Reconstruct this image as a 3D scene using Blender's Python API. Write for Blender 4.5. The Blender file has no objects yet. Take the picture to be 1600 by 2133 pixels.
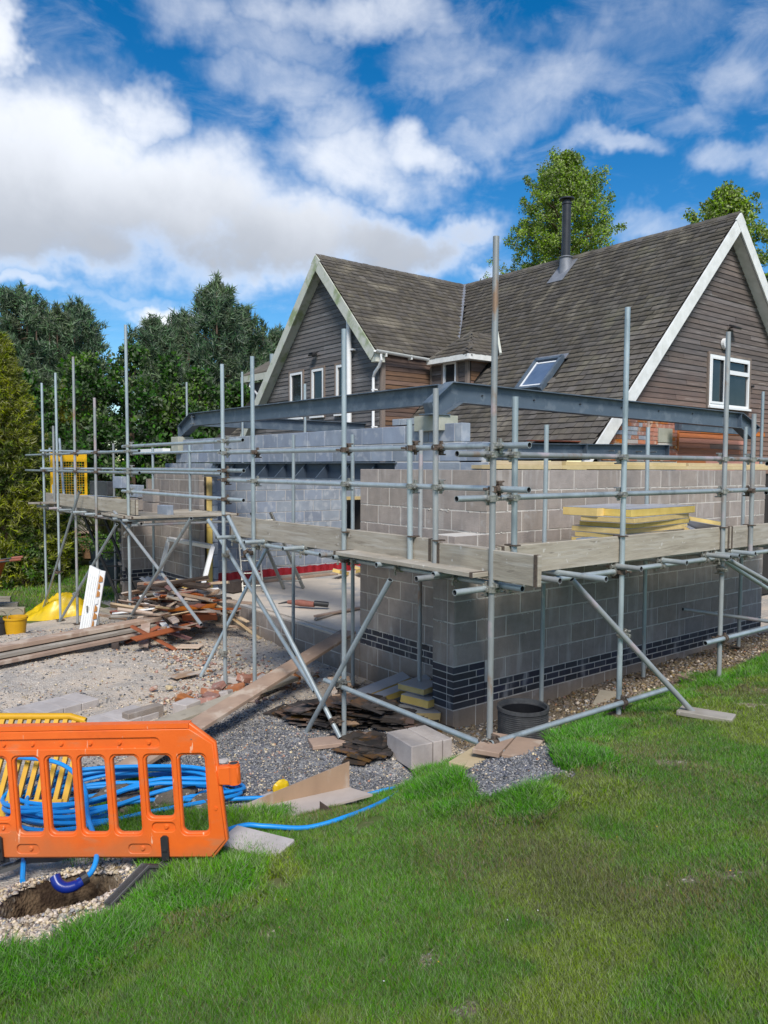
import bpy, math, random
import numpy as np
from mathutils import Vector, Matrix, noise as mnoise
random.seed(11); RNG = np.random.default_rng(5)
SC = bpy.context.scene; COL = SC.collection
# ---------------------------------------------------------------- camera
CAM = Vector((-5.876, -5.767, 2.716))
yaw, pit, rol = math.radians(52.094), math.radians(3.313), math.radians(.263)
fwd = Vector((math.cos(yaw)*math.cos(pit), math.sin(yaw)*math.cos(pit), -math.sin(pit)))
rt = Vector((math.sin(yaw), -math.cos(yaw), 0)); up = rt.cross(fwd)
c_, s_ = math.cos(rol), math.sin(rol)
rr = c_*rt+s_*up; uu = -s_*rt+c_*up
cd = bpy.data.cameras.new('camera'); cam = bpy.data.objects.new('camera', cd); COL.objects.link(cam)
cam.matrix_world = Matrix(((rr.x, uu.x, -fwd.x, CAM.x), (rr.y, uu.y, -fwd.y, CAM.y), (rr.z, uu.z, -fwd.z, CAM.z), (0, 0, 0, 1)))
cd.sensor_fit = 'HORIZONTAL'; cd.sensor_width = 36; cd.lens = 36*1601.2/1600; cd.clip_end = 2000; cd.clip_start = .05
SC.camera = cam
# ---------------------------------------------------------------- light
SUN_EL, SUN_DIR = math.radians(47), Vector((-.50, -.78, 0)).normalized()
SC.view_settings.view_transform = 'Standard'; SC.view_settings.look = 'None'
SC.view_settings.exposure = 0.66; SC.view_settings.gamma = 1
sv = Vector((SUN_DIR.x*math.cos(SUN_EL), SUN_DIR.y*math.cos(SUN_EL), math.sin(SUN_EL)))
sl = bpy.data.lights.new('sun', 'SUN'); sl.energy = 2.8; sl.angle = math.radians(20); sl.color = (1, .95, .87)
so = bpy.data.objects.new('sun', sl); COL.objects.link(so)
so.rotation_euler = sv.to_track_quat('Z', 'Y').to_euler(); so.location = (-10, -14, 20)
# ---------------------------------------------------------------- world sky with clouds
W = bpy.data.worlds.new('World'); SC.world = W; W.use_nodes = True
nt = W.node_tree; N = nt.nodes; L = nt.links; N.clear()
def nn(tp, **k):
    n = N.new(tp)
    for a, b in k.items():
        if a == 'ins':
            for i, v in b.items():
                if hasattr(v, 'is_output'): L.new(v, n.inputs[i])
                else: n.inputs[i].default_value = v
        else: setattr(n, a, b)
    return n
def mth(op, a, b=None, c=None, clamp=False):
    n = nn('ShaderNodeMath', operation=op, use_clamp=clamp)
    for i, v in enumerate((a, b, c)):
        if v is None: continue
        if hasattr(v, 'is_output'): L.new(v, n.inputs[i])
        else: n.inputs[i].default_value = v
    return n.outputs[0]
def smooth(v, a, b, c=0., d=1.):
    n = nn('ShaderNodeMapRange', interpolation_type='SMOOTHSTEP')
    L.new(v, n.inputs[0])
    for i, q in enumerate((a, b, c, d)): n.inputs[i+1].default_value = q
    return n.outputs[0]
tc = nn('ShaderNodeTexCoord')
sep = nn('ShaderNodeSeparateXYZ', ins={0: tc.outputs['Generated']})
phi = mth('ARCTAN2', sep.outputs[1], sep.outputs[0]); el = mth('ARCSINE', sep.outputs[2])
pv = nn('ShaderNodeCombineXYZ', ins={0: phi, 1: el}).outputs[0]
# flat-layer coordinates so that clouds flatten towards the horizon
zc = mth('MAXIMUM', sep.outputs[2], .02)
lay = nn('ShaderNodeCombineXYZ', ins={0: mth('DIVIDE', sep.outputs[0], mth('ADD', zc, .18)), 1: mth('DIVIDE', sep.outputs[1], mth('ADD', zc, .18)), 2: 0.3}).outputs[0]
def noi(vec, scale, detail=8, rough=.55, dist=0.):
    n = nn('ShaderNodeTexNoise', ins={'Vector': vec, 'Scale': scale, 'Detail': detail, 'Roughness': rough, 'Distortion': dist})
    return n.outputs[0]
def blob(cx, cy, rx, ry, amp=1.):
    d = nn('ShaderNodeVectorMath', operation='SUBTRACT', ins={0: pv, 1: (cx, cy, 0)}).outputs[0]
    d = nn('ShaderNodeVectorMath', operation='MULTIPLY', ins={0: d, 1: (1/rx, 1/ry, 0)}).outputs[0]
    l = nn('ShaderNodeVectorMath', operation='LENGTH', ins={0: d}).outputs['Value']
    return smooth(l, 1.5, .2, 0, amp)
BL = [(1.394, .332, .133, .113, 1.10), (1.289, .328, .161, .113, 1.15), (1.162, .310, .161, .089, 1.15), (1.033, .285, .147, .065, 1.10), (.911, .277, .119, .047, .95), (.831, .304, .063, .027, .70), (1.336, .267, .182, .065, 1.10), (1.189, .403, .063, .042, .80), (.996, .417, .077, .047, .66), (.960, .373, .119, .053, .80), (.869, .394, .063, .039, .80), (1.056, .448, .105, .036, .50),
      (1.375, .455, .045, .055, .95), (1.433, .42, .09, .07, 1.10), (.936, .516, .161, .036, .72), (.833, .480, .126, .042, .58), (1.137, .505, .091, .036, .50), (1.056, .485, .098, .036, .45), (.702, .436, .182, .053, .50), (.591, .483, .140, .047, .38), (.761, .400, .112, .036, .55), (.621, .360, .091, .019, .62), (.485, .419, .063, .047, .50), (.477, .343, .063, .024, .55), (.569, .279, .105, .024, .52), (.788, .239, .042, .015, .60), (1.187, .188, .052, .017, 1.05), (1.338, .204, .084, .014, .7), (1.237, .202, .140, .015, .50), (.535, .385, .084, .024, .5),
      (2.2, .4, .4, .14, .9), (-.2, .35, .4, .12, .7), (-2.2, .45, .6, .15, .85), (3.0, .5, .35, .15, .7), (-1.2, .55, .5, .12, .6), (.9, .80, .5, .08, .5), (1.9, .9, .5, .12, .7), (-1.7, .35, .6, .16, .9), (-2.7, .3, .5, .14, .9), (-.8, .3, .5, .14, .85), (2.6, .3, .5, .12, .8), (-1.9, .85, .8, .18, .85), (-.4, .8, .6, .14, .8), (3.0, .9, .6, .15, .8)]  # clouds out of view, later ones added to neutralise the blue sky fill
wn = nn('ShaderNodeTexNoise', ins={'Vector': tc.outputs['Generated'], 'Scale': 7., 'Detail': 5, 'Roughness': .6})
wv = nn('ShaderNodeVectorMath', operation='SUBTRACT', ins={0: wn.outputs['Color'], 1: (.5, .5, .5)}).outputs[0]
wv = nn('ShaderNodeVectorMath', operation='MULTIPLY', ins={0: wv, 1: (.22, .14, 0)}).outputs[0]
pv = nn('ShaderNodeVectorMath', operation='ADD', ins={0: pv, 1: wv}).outputs[0]
cov = None
for b in BL:
    o = blob(*b); cov = o if cov is None else mth('MAXIMUM', cov, o)
gen = tc.outputs['Generated']
n1 = noi(gen, 5.5, 12, .60, .35); n2 = noi(nn('ShaderNodeVectorMath', operation='MULTIPLY', ins={0: gen, 1: (1, 1, 2.2)}).outputs[0], 11, 9, .62, .5)
dens = mth('ADD', mth('MULTIPLY', cov, 1.0), mth('ADD', mth('MULTIPLY', mth('SUBTRACT', n1, .5), .85), mth('MULTIPLY', mth('SUBTRACT', n2, .5), .40)))
mask = smooth(dens, .14, 1.12)
veil = mth('MULTIPLY', smooth(mth('ADD', mth('MULTIPLY', cov, .25), n2), .48, .9), .30)
mask = mth('MAXIMUM', mask, veil)
sh = noi(gen, 8, 6, .55, .2)
low = smooth(el, .40, .20)
grey = mth('MULTIPLY', mth('ADD', mth('MULTIPLY', low, .85), mth('MULTIPLY', sh, .55)), mth('MULTIPLY', smooth(dens, .35, 1.05), smooth(el, .18, .25)))
ccol = nn('ShaderNodeMixRGB', ins={0: smooth(grey, .22, 1.0), 1: (.63, .655, .70, 1), 2: (.335, .36, .405, 1)}).outputs[0]
sky = nn('ShaderNodeTexSky', sky_type='NISHITA', sun_disc=False, sun_elevation=SUN_EL, sun_rotation=math.atan2(SUN_DIR.x, SUN_DIR.y), air_density=1.0, dust_density=.0, ozone_density=3.0, altitude=200)
hs = nn('ShaderNodeHueSaturation', ins={0: .5, 1: 1.42, 2: .84, 3: 1., 4: sky.outputs[0]})
bg1 = nn('ShaderNodeBackground', ins={0: hs.outputs[0], 1: .1}); bg2 = nn('ShaderNodeBackground', ins={0: ccol, 1: 1.0})
mx = nn('ShaderNodeMixShader', ins={0: mth('MINIMUM', mask, .97), 1: bg1.outputs[0], 2: bg2.outputs[0]})
wo = nn('ShaderNodeOutputWorld', ins={0: mx.outputs[0]})
# ---------------------------------------------------------------- materials
MATS = {}
def mat(name, c1, c2=None, scale=6, rough=.8, metal=0., bump=0., bscale=None, detail=6, rand=0., stretch=(1, 1, 1), c3=None, s3=1.5, t3=(.5, .62), spec=.4, coat=0., island=False, extra=None, trans=0.):
    if name in MATS: return MATS[name]
    m = bpy.data.materials.new(name); m.use_nodes = True; t = m.node_tree; nd = t.nodes; lk = t.links
    b = nd['Principled BSDF']; b.inputs['Roughness'].default_value = rough; b.inputs['Metallic'].default_value = metal
    b.inputs['Specular IOR Level'].default_value = spec
    if coat: b.inputs['Coat Weight'].default_value = coat
    if trans: b.inputs['Transmission Weight'].default_value = trans
    c2 = c2 or tuple(x*.8 for x in c1)
    g = nd.new('ShaderNodeNewGeometry'); mp = nd.new('ShaderNodeVectorMath'); mp.operation = 'MULTIPLY'
    lk.new(g.outputs['Position'], mp.inputs[0]); mp.inputs[1].default_value = stretch
    n = nd.new('ShaderNodeTexNoise'); n.inputs['Scale'].default_value = scale; n.inputs['Detail'].default_value = detail; n.inputs['Roughness'].default_value = .62
    lk.new(mp.outputs[0], n.inputs['Vector'])
    r = nd.new('ShaderNodeMapRange'); r.inputs[1].default_value = .32; r.inputs[2].default_value = .68; lk.new(n.outputs[0], r.inputs[0])
    x = nd.new('ShaderNodeMixRGB'); x.inputs[1].default_value = (*c1, 1); x.inputs[2].default_value = (*c2, 1); lk.new(r.outputs[0], x.inputs[0])
    out = x.outputs[0]
    if c3:
        n3 = nd.new('ShaderNodeTexNoise'); n3.inputs['Scale'].default_value = s3; n3.inputs['Detail'].default_value = 7; n3.inputs['Roughness'].default_value = .6
        lk.new(mp.outputs[0], n3.inputs['Vector'])
        r3 = nd.new('ShaderNodeMapRange'); r3.interpolation_type = 'SMOOTHSTEP'; r3.inputs[1].default_value = t3[0]; r3.inputs[2].default_value = t3[1]; lk.new(n3.outputs[0], r3.inputs[0])
        x3 = nd.new('ShaderNodeMixRGB'); x3.inputs[2].default_value = (*c3, 1); lk.new(out, x3.inputs[1]); lk.new(r3.outputs[0], x3.inputs[0]); out = x3.outputs[0]
    if rand:
        if island: src = g.outputs['Random Per Island']
        else: src = nd.new('ShaderNodeObjectInfo').outputs['Random']
        rm = nd.new('ShaderNodeMapRange'); rm.inputs[3].default_value = 1-rand; rm.inputs[4].default_value = 1+rand; lk.new(src, rm.inputs[0])
        hv = nd.new('ShaderNodeHueSaturation'); lk.new(out, hv.inputs['Color']); lk.new(rm.outputs[0], hv.inputs['Value'])
        w2 = nd.new('ShaderNodeMath'); w2.operation = 'MULTIPLY'; w2.inputs[1].default_value = 7.31; lk.new(src, w2.inputs[0])
        w3 = nd.new('ShaderNodeMath'); w3.operation = 'FRACT'; lk.new(w2.outputs[0], w3.inputs[0])
        w4 = nd.new('ShaderNodeMapRange'); w4.inputs[3].default_value = .5-rand*.05; w4.inputs[4].default_value = .5+rand*.05; lk.new(w3.outputs[0], w4.inputs[0]); lk.new(w4.outputs[0], hv.inputs['Hue'])
        w5 = nd.new('ShaderNodeMapRange'); w5.inputs[3].default_value = 1-rand*1.2; w5.inputs[4].default_value = 1+rand*1.2; lk.new(w3.outputs[0], w5.inputs[0]); lk.new(w5.outputs[0], hv.inputs['Saturation'])
        out = hv.outputs[0]
    if extra: out = extra(nd, lk, out, g)
    lk.new(out, b.inputs['Base Color'])
    if bump:
        n2 = nd.new('ShaderNodeTexNoise'); n2.inputs['Scale'].default_value = bscale or scale*4; n2.inputs['Detail'].default_value = 5
        lk.new(mp.outputs[0], n2.inputs['Vector'])
        bp = nd.new('ShaderNodeBump'); bp.inputs['Strength'].default_value = 1; bp.inputs['Distance'].default_value = bump; lk.new(n2.outputs[0], bp.inputs['Height']); lk.new(bp.outputs[0], b.inputs['Normal'])
    MATS[name] = m; return m
def streaks(col, amount=.6, sc=(7, 7, .8), lo=.55, hi=.7):
    def f(nd, lk, out, g):
        mp = nd.new('ShaderNodeVectorMath'); mp.operation = 'MULTIPLY'; lk.new(g.outputs['Position'], mp.inputs[0]); mp.inputs[1].default_value = sc
        n = nd.new('ShaderNodeTexNoise'); n.inputs['Scale'].default_value = 1; n.inputs['Detail'].default_value = 5; lk.new(mp.outputs[0], n.inputs['Vector'])
        r = nd.new('ShaderNodeMapRange'); r.interpolation_type = 'SMOOTHSTEP'; r.inputs[1].default_value = lo; r.inputs[2].default_value = hi; r.inputs[4].default_value = amount; lk.new(n.outputs[0], r.inputs[0])
        x = nd.new('ShaderNodeMixRGB'); x.inputs[2].default_value = (*col, 1); lk.new(out, x.inputs[1]); lk.new(r.outputs[0], x.inputs[0]); return x.outputs[0]
    return f
def zstain(z0, z1, col, amt=.7):
    def f(nd, lk, out, g):
        sp = nd.new('ShaderNodeSeparateXYZ'); lk.new(g.outputs['Position'], sp.inputs[0])
        n = nd.new('ShaderNodeTexNoise'); n.inputs['Scale'].default_value = 2.2; n.inputs['Detail'].default_value = 6; lk.new(g.outputs['Position'], n.inputs['Vector'])
        a = nd.new('ShaderNodeMath'); a.operation = 'MULTIPLY_ADD'; lk.new(n.outputs[0], a.inputs[0]); a.inputs[1].default_value = .8; lk.new(sp.outputs[2], a.inputs[2])
        r = nd.new('ShaderNodeMapRange'); r.interpolation_type = 'SMOOTHSTEP'; r.inputs[1].default_value = z1+.4; r.inputs[2].default_value = z0+.4; r.inputs[4].default_value = amt; lk.new(a.outputs[0], r.inputs[0])
        x = nd.new('ShaderNodeMixRGB'); x.inputs[2].default_value = (*col, 1); lk.new(out, x.inputs[1]); lk.new(r.outputs[0], x.inputs[0]); return x.outputs[0]
    return f
def chain(*fs):
    def f(nd, lk, out, g):
        for q in fs: out = q(nd, lk, out, g)
        return out
    return f
M = dict(
 block=mat('dense concrete block', (.345, .297, .265), (.26, .226, .203), 7, .93, bump=.006, bscale=70, rand=.12, extra=chain(streaks((.52, .49, .46), .42, (6, 6, 1.0)), zstain(-.05, .42, (.22, .165, .115), .6)), c3=(.40, .37, .35), s3=4, t3=(.60, .74)),
 grey=mat('blue grey concrete block', (.27, .31, .37), (.21, .24, .29), 4, .9, bump=.003, bscale=60, rand=.16, extra=streaks((.42, .44, .47), .6, (9, 5, 6), .52, .66)),
 paleblock=mat('pale concrete block', (.46, .42, .40), (.37, .33, .31), 8, .93, bump=.003, bscale=110, rand=.08),
 pad=mat('concrete padstone', (.40, .40, .34), (.32, .33, .27), 7, .9, bump=.003, rand=.05),
 mortar=mat('grey mortar', (.60, .57, .525), (.50, .47, .43), 12, .95, bump=.003, bscale=120),
 blue=mat('blue engineering brick', (.052, .056, .075), (.032, .035, .048), 9, .5, bump=.001, bscale=60, rand=.3, extra=streaks((.36, .36, .37), .65, (5, 5, 1.6), .58, .72)),
 red=mat('red clay brick', (.36, .15, .09), (.26, .12, .08), 12, .9, bump=.003, bscale=80, rand=.25, c3=(.45, .36, .30), s3=9, t3=(.52, .66)),
 stained=mat('orange stained brick', (.46, .17, .085), (.36, .14, .08), 9, .85, bump=.002, rand=.2, c3=(.52, .38, .28), s3=5, t3=(.52, .66)),
 slab=mat('dusty concrete floor', (.60, .52, .43), (.50, .44, .37), 2.2, .85, bump=.002, bscale=30, c3=(.32, .32, .32), s3=.9, t3=(.52, .66)),
 galv=mat('galvanised steel tube', (.44, .50, .52), (.33, .38, .40), 9, .40, .45, stretch=(1, 1, .35), rand=.16, bump=.0006, bscale=50, spec=.5, c3=(.22, .26, .27), s3=4, t3=(.55, .75), extra=streaks((.56, .55, .51), .55, (16, 16, 9), .64, .72)),
 rust=mat('rusty steel fitting', (.16, .115, .085), (.08, .065, .055), 60, .7, .35, bump=.001),
 fitting=mat('zinc fitting', (.42, .41, .36), (.26, .25, .23), 60, .45, .7),
 hollow=mat('tube inside', (.05, .055, .06), (.03, .03, .035), 20, .8),
 steel=mat('painted grey steel beam', (.10, .132, .172), (.08, .108, .142), 3, .48, .1, rand=.06, c3=(.135, .165, .20), s3=5),
 board=mat('weathered scaffold board', (.37, .33, .27), (.27, .235, .19), 3, .85, bump=.002, bscale=20, stretch=(1, 1, 9), rand=.14, c3=(.21, .18, .14), s3=1.6, t3=(.56, .72), extra=chain(streaks((.50, .47, .42), .45, (1.2, 1.2, 22), .5, .66), streaks((.12, .10, .08), .6, (5, 5, 30), .64, .72), streaks((.58, .56, .52), .6, (17, 17, 17), .66, .72))),
 plank=mat('worn timber plank', (.38, .27, .205), (.29, .205, .16), 4, .82, bump=.0015, rand=.1, c3=(.46, .37, .30), s3=3),
 newwood=mat('fresh sawn timber', (.56, .45, .27), (.47, .37, .2), 5, .75, rand=.12),
 palewood=mat('pale split timber', (.56, .43, .30), (.44, .31, .2), 8, .8, rand=.28),
 redwood=mat('red brown stained wood', (.30, .095, .055), (.21, .075, .045), 8, .75, rand=.3),
 darkwood=mat('dark stained wood', (.085, .06, .048), (.05, .036, .03), 8, .8, rand=.3),
 ply=mat('weathered plywood', (.36, .24, .155), (.28, .185, .12), 5, .75, stretch=(1, 1, .3), c3=(.42, .36, .31), s3=3),
 plygrey=mat('pale plywood face', (.44, .38, .34), (.36, .31, .28), 4, .8),
 foam=mat('yellow insulation foam', (.70, .52, .20), (.60, .43, .15), 8, .85, bump=.003, bscale=40, rand=.1),
 foil=mat('insulation facing', (.50, .50, .52), (.42, .42, .44), 4, .45, .3),
 white=mat('white painted trim', (.82, .82, .80), (.64, .64, .61), 5, .5, extra=streaks((.45, .46, .40), .35, (5, 5, 2), .60, .76)),
 mossy=mat('white barge board gone green', (.58, .58, .52), (.48, .49, .42), 4, .6, c3=(.28, .33, .18), s3=1.8, t3=(.5, .66)),
 upvc=mat('white window plastic', (.80, .80, .80), (.77, .77, .77), 5, .32),
 clad=mat('weathered larch cladding', (.155, .128, .118), (.10, .082, .078), 3, .85, bump=.002, bscale=14, stretch=(1, 1, 14), rand=.26, c3=(.26, .235, .22), s3=1.3, t3=(.56, .75), extra=zstain(3.2, 4.9, (.25, .125, .08), .50)),
 clad2=mat('weathered wing cladding', (.165, .155, .155), (.10, .093, .094), 3, .85, bump=.002, bscale=14, stretch=(1, 1, 14), rand=.24, c3=(.25, .24, .24), s3=1.3, t3=(.56, .75)),
 clad3=mat('brown sheltered cladding', (.19, .115, .082), (.105, .065, .05), 3, .82, stretch=(1, 1, 14), rand=.28),
 cladr=mat('orange dusty cladding', (.46, .17, .085), (.32, .12, .07), 3, .85, stretch=(1, 1, 14), rand=.2),
 post=mat('timber corner post', (.24, .185, .155), (.16, .13, .11), 4, .8, stretch=(3, 3, .5)),
 shingle=mat('weathered shingle', (.122, .106, .088), (.078, .068, .058), 4, .9, bump=.002, bscale=30, rand=.22, island=True, c3=(.15, .136, .105), s3=1.1, t3=(.52, .74), extra=streaks((.27, .235, .18), .55, (.9, 2.6, .9), .56, .72)),
 shingle1=mat('weathered shingle piece', (.122, .106, .088), (.078, .068, .058), 4, .9, bump=.002, bscale=30, rand=.20, c3=(.15, .136, .105), s3=1.1, t3=(.52, .74), extra=streaks((.27, .235, .18), .55, (.9, 2.6, .9), .56, .72)),
 under=mat('roof underlay', (.03, .027, .024), None, 4, .9),
 lead=mat('lead flashing', (.24, .25, .28), (.17, .18, .2), 6, .6, .3),

 darksteel=mat('dark primed steel', (.055, .075, .105), (.04, .055, .08), 4, .5, .1),
 black=mat('black plastic', (.022, .022, .024), (.03, .03, .032), 9, .5),
 blackmetal=mat('black painted flue', (.035, .037, .042), (.05, .052, .058), 5, .4, .4),
 glass=mat('window glass', (.03, .036, .04), (.012, .016, .018), 2.5, .04, 0, spec=.5),
 skyglass=mat('roof window glass', (.16, .22, .32), (.08, .12, .2), 1.5, .05, .2, spec=1.0),
 orange=mat('orange barrier plastic', (.80, .145, .018), (.72, .12, .015), 5, .42, bump=.0006, bscale=60, c3=(.55, .09, .02), s3=2.2, t3=(.6, .78), spec=.45, extra=chain(streaks((.50, .20, .09), .45, (6, 6, 14), .56, .75), zstain(.42, .62, (.33, .16, .07), .45), streaks((.80, .50, .34), .7, (34, 34, 7), .685, .72))),
 yellowp=mat('yellow barrier plastic', (.66, .36, .008), (.52, .27, .008), 5, .45, c3=(.42, .25, .03), s3=3, t3=(.55, .75)),
 yellowm=mat('yellow painted metal', (.80, .46, .012), (.74, .41, .01), 5, .45),
 tarp=mat('yellow plastic tarpaulin', (.72, .50, .008), (.60, .39, .01), 6, .35, spec=.6),
 pipe=mat('blue water pipe', (.012, .27, .72), (.012, .23, .62), 6, .38, c3=(.05, .36, .78), s3=7, t3=(.6, .75)),
 duct=mat('dark blue duct', (.006, .02, .17), (.008, .025, .22), 6, .3),
 rubber=mat('grey black rubber foot', (.085, .085, .088), (.13, .127, .12), 7, .85, bump=.001),
 dpm=mat('red membrane', (.30, .018, .025), (.20, .012, .018), 6, .35, bump=.01, bscale=9),
 slate=mat('dark roofing slate', (.055, .043, .036), (.035, .03, .028), 8, .7, rand=.5, c3=(.12, .07, .045), s3=5),
 card=mat('brown cardboard', (.40, .235, .13), (.34, .195, .105), 4, .85),
 drain=mat('black ribbed drain', (.035, .037, .042), (.075, .077, .08), 12, .5, spec=.5),
 copper=mat('rust orange gutter', (.25, .075, .04), (.14, .05, .03), 6, .6),
 bark=mat('pine bark', (.13, .085, .06), (.08, .055, .04), 9, .9, bump=.01),
 pine=mat('pine needles', (.155, .225, .125), (.095, .155, .09), 1.2, .7, rand=.4, island=True, c3=(.15, .20, .11), s3=.7),
 leafy=mat('dark shrub leaves', (.075, .15, .038), (.048, .105, .028), 1.5, .55, rand=.4, island=True, c3=(.13, .21, .05), s3=.9),
 golden=mat('golden conifer sprays', (.36, .37, .028), (.19, .24, .03), 1.5, .7, rand=.4, island=True, c3=(.06, .095, .02), s3=1.4, t3=(.48, .66)),
 light=mat('bright larch leaves', (.28, .39, .05), (.19, .29, .04), 1, .6, rand=.35, island=True, c3=(.14, .21, .035), s3=.8),
 hedge=mat('mid green leaves', (.11, .19, .035), (.07, .14, .025), 2, .6, rand=.4, island=True),
 spear=mat('strap leaves', (.10, .115, .04), (.07, .07, .03), 3, .6, rand=.4, island=True),
 tyre=mat('pot plastic', (.018, .03, .04), (.025, .035, .045), 9, .5),
 shed=mat('pale shed boards', (.42, .39, .33), (.36, .33, .28), 3, .85),
)
for k_ in ('pine', 'leafy', 'golden', 'light', 'hedge', 'spear'):
    m_ = M[k_]; nd_ = m_.node_tree.nodes; lk_ = m_.node_tree.links; b_ = nd_['Principled BSDF']
    tr_ = nd_.new('ShaderNodeBsdfTranslucent'); mx_ = nd_.new('ShaderNodeMixShader'); mx_.inputs[0].default_value = .28
    src_ = b_.inputs['Base Color'].links[0].from_socket; lk_.new(src_, tr_.inputs[0])
    lk_.new(b_.outputs[0], mx_.inputs[1]); lk_.new(tr_.outputs[0], mx_.inputs[2]); lk_.new(mx_.outputs[0], nd_['Material Output'].inputs[0])
# ---------------------------------------------------------------- object helpers
def props(o, label=None, cat=None, group=None, kind=None):
    for k, v in (('label', label), ('category', cat), ('group', group), ('kind', kind)):
        if v: o[k] = v
    return o
ORG = {}
def thing(name, label, cat, loc, group=None):
    o = bpy.data.objects.new(name, None); COL.objects.link(o); o.location = loc; o.empty_display_size = .1
    ORG[o] = Vector(loc); return props(o, label, cat, group)
def org(o): return ORG.get(o, Vector((0, 0, 0)))
def link(name, me, parent=None, loc=(0, 0, 0), rot=None):
    o = bpy.data.objects.new(name, me); COL.objects.link(o); loc = Vector(loc)
    if parent is not None: o.parent = parent; o.location = loc-org(parent)
    else: o.location = loc
    ORG[o] = loc
    if rot is not None: o.rotation_euler = rot if not isinstance(rot, Matrix) else rot.to_euler()
    return o
def rotz(a): return Matrix.Rotation(a, 3, 'Z')
def frame(d, up=Vector((0, 0, 1))):
    d = Vector(d).normalized(); u = Vector(up)
    if abs(d.dot(u)) > .98: u = Vector((1, 0, 0))
    s = d.cross(u).normalized(); u = s.cross(d)
    return Matrix(((d.x, s.x, u.x), (d.y, s.y, u.y), (d.z, s.z, u.z)))
class MB:
    def __init__(s): s.v = []; s.f = []; s.mi = []; s.m = 0
    def add(s, vs, fs):
        b = len(s.v); s.v += [tuple(x) for x in vs]; s.f += [tuple(b+i for i in f) for f in fs]; s.mi += [s.m]*len(fs); return s
    def box(s, c, sz, R=None, ch=0.):
        x, y, z = sz[0]/2, sz[1]/2, sz[2]/2; c = Vector(c)
        if ch <= 0:
            vs = [Vector((a*x, b*y, d*z)) for a in (-1, 1) for b in (-1, 1) for d in (-1, 1)]
            fs = [(0, 1, 3, 2), (4, 6, 7, 5), (0, 4, 5, 1), (2, 3, 7, 6), (0, 2, 6, 4), (1, 5, 7, 3)]
        else:
            ch = min(ch, x*.8, y*.8, z*.8); vs = []; idx = {}
            for a in (-1, 1):
                for b in (-1, 1):
                    for d in (-1, 1):
                        for k in range(3):
                            p = [a*(x-ch), b*(y-ch), d*(z-ch)]; p[k] = (a*x, b*y, d*z)[k]
                            idx[(a, b, d, k)] = len(vs); vs.append(Vector(p))
            fs = []
            for k in range(3):
                for sg in (-1, 1):
                    o1, o2 = [i for i in range(3) if i != k]; q = []
                    for (e1, e2) in ((-1, -1), (1, -1), (1, 1), (-1, 1)):
                        t = [0, 0, 0]; t[k] = sg; t[o1] = e1; t[o2] = e2; q.append(idx[(*t, k)])
                    fs.append(tuple(q) if (sg > 0) == (k != 1) else tuple(q[::-1]))
            for k in range(3):
                o1, o2 = [i for i in range(3) if i != k]
                for e1 in (-1, 1):
                    for e2 in (-1, 1):
                        q = []
                        for (w, kk) in ((-1, o1), (-1, o2), (1, o2), (1, o1)):
                            t = [0, 0, 0]; t[k] = w; t[o1] = e1; t[o2] = e2; q.append(idx[(*t, kk)])
                        fs.append(tuple(q))
            for a in (-1, 1):
                for b in (-1, 1):
                    for d in (-1, 1): fs.append((idx[(a, b, d, 0)], idx[(a, b, d, 1)], idx[(a, b, d, 2)]))
        if R is not None: vs = [R @ v for v in vs]
        return s.add([c+v for v in vs], fs)
    def beam(s, p0, p1, w, h, ch=0., up=(0, 0, 1)):
        p0 = Vector(p0); p1 = Vector(p1); R = frame(p1-p0, Vector(up))
        return s.box((p0+p1)/2, ((p1-p0).length, w, h), R, ch)
    def tube(s, p0, p1, r, n=12, hollow=True, r1=None):
        p0 = Vector(p0); p1 = Vector(p1); R = frame(p1-p0); r1 = r1 or r; ln = (p1-p0).length
        def ring(t, q): return [p0+R @ Vector((t, q*math.cos(2*math.pi*i/n), q*math.sin(2*math.pi*i/n))) for i in range(n)]
        m0 = s.m
        if hollow:
            dp = min(.06, ln*.3); rs = [ring(dp, r*.5), ring(dp, r*.84), ring(0, r*.84), ring(0, r), ring(ln, r1), ring(ln, r1*.84), ring(ln-dp, r1*.84), ring(ln-dp, r1*.5)]
        else: rs = [ring(0, r), ring(ln, r1)]
        vs = [v for q in rs for v in q]; b = len(s.v); s.v += [tuple(v) for v in vs]
        for k in range(len(rs)-1):
            mi = m0+1 if hollow and k in (0, 1, 5, 6) else m0
            for i in range(n):
                j = (i+1) % n; s.f.append((b+k*n+i, b+k*n+j, b+(k+1)*n+j, b+(k+1)*n+i)); s.mi.append(mi)
        s.f.append(tuple(b+i for i in range(n))[::-1]); s.mi.append(m0+1 if hollow else m0)
        s.f.append(tuple(b+(len(rs)-1)*n+i for i in range(n))); s.mi.append(m0+1 if hollow else m0)
        return s
    def path(s, pts, r, n=8):
        pts = [Vector(p) for p in pts]; b = len(s.v); K = len(pts)
        for k, p in enumerate(pts):
            d = (pts[min(k+1, K-1)]-pts[max(k-1, 0)]); R = frame(d); q = r[k] if hasattr(r, '__len__') else r
            s.v += [tuple(p+R @ Vector((0, q*math.cos(2*math.pi*i/n), q*math.sin(2*math.pi*i/n)))) for i in range(n)]
        for k in range(K-1):
            for i in range(n):
                j = (i+1) % n; s.f.append((b+k*n+i, b+k*n+j, b+(k+1)*n+j, b+(k+1)*n+i)); s.mi.append(s.m)
        s.f.append(tuple(b+i for i in range(n))[::-1]); s.f.append(tuple(b+(K-1)*n+i for i in range(n))); s.mi += [s.m]*2
        return s
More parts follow.
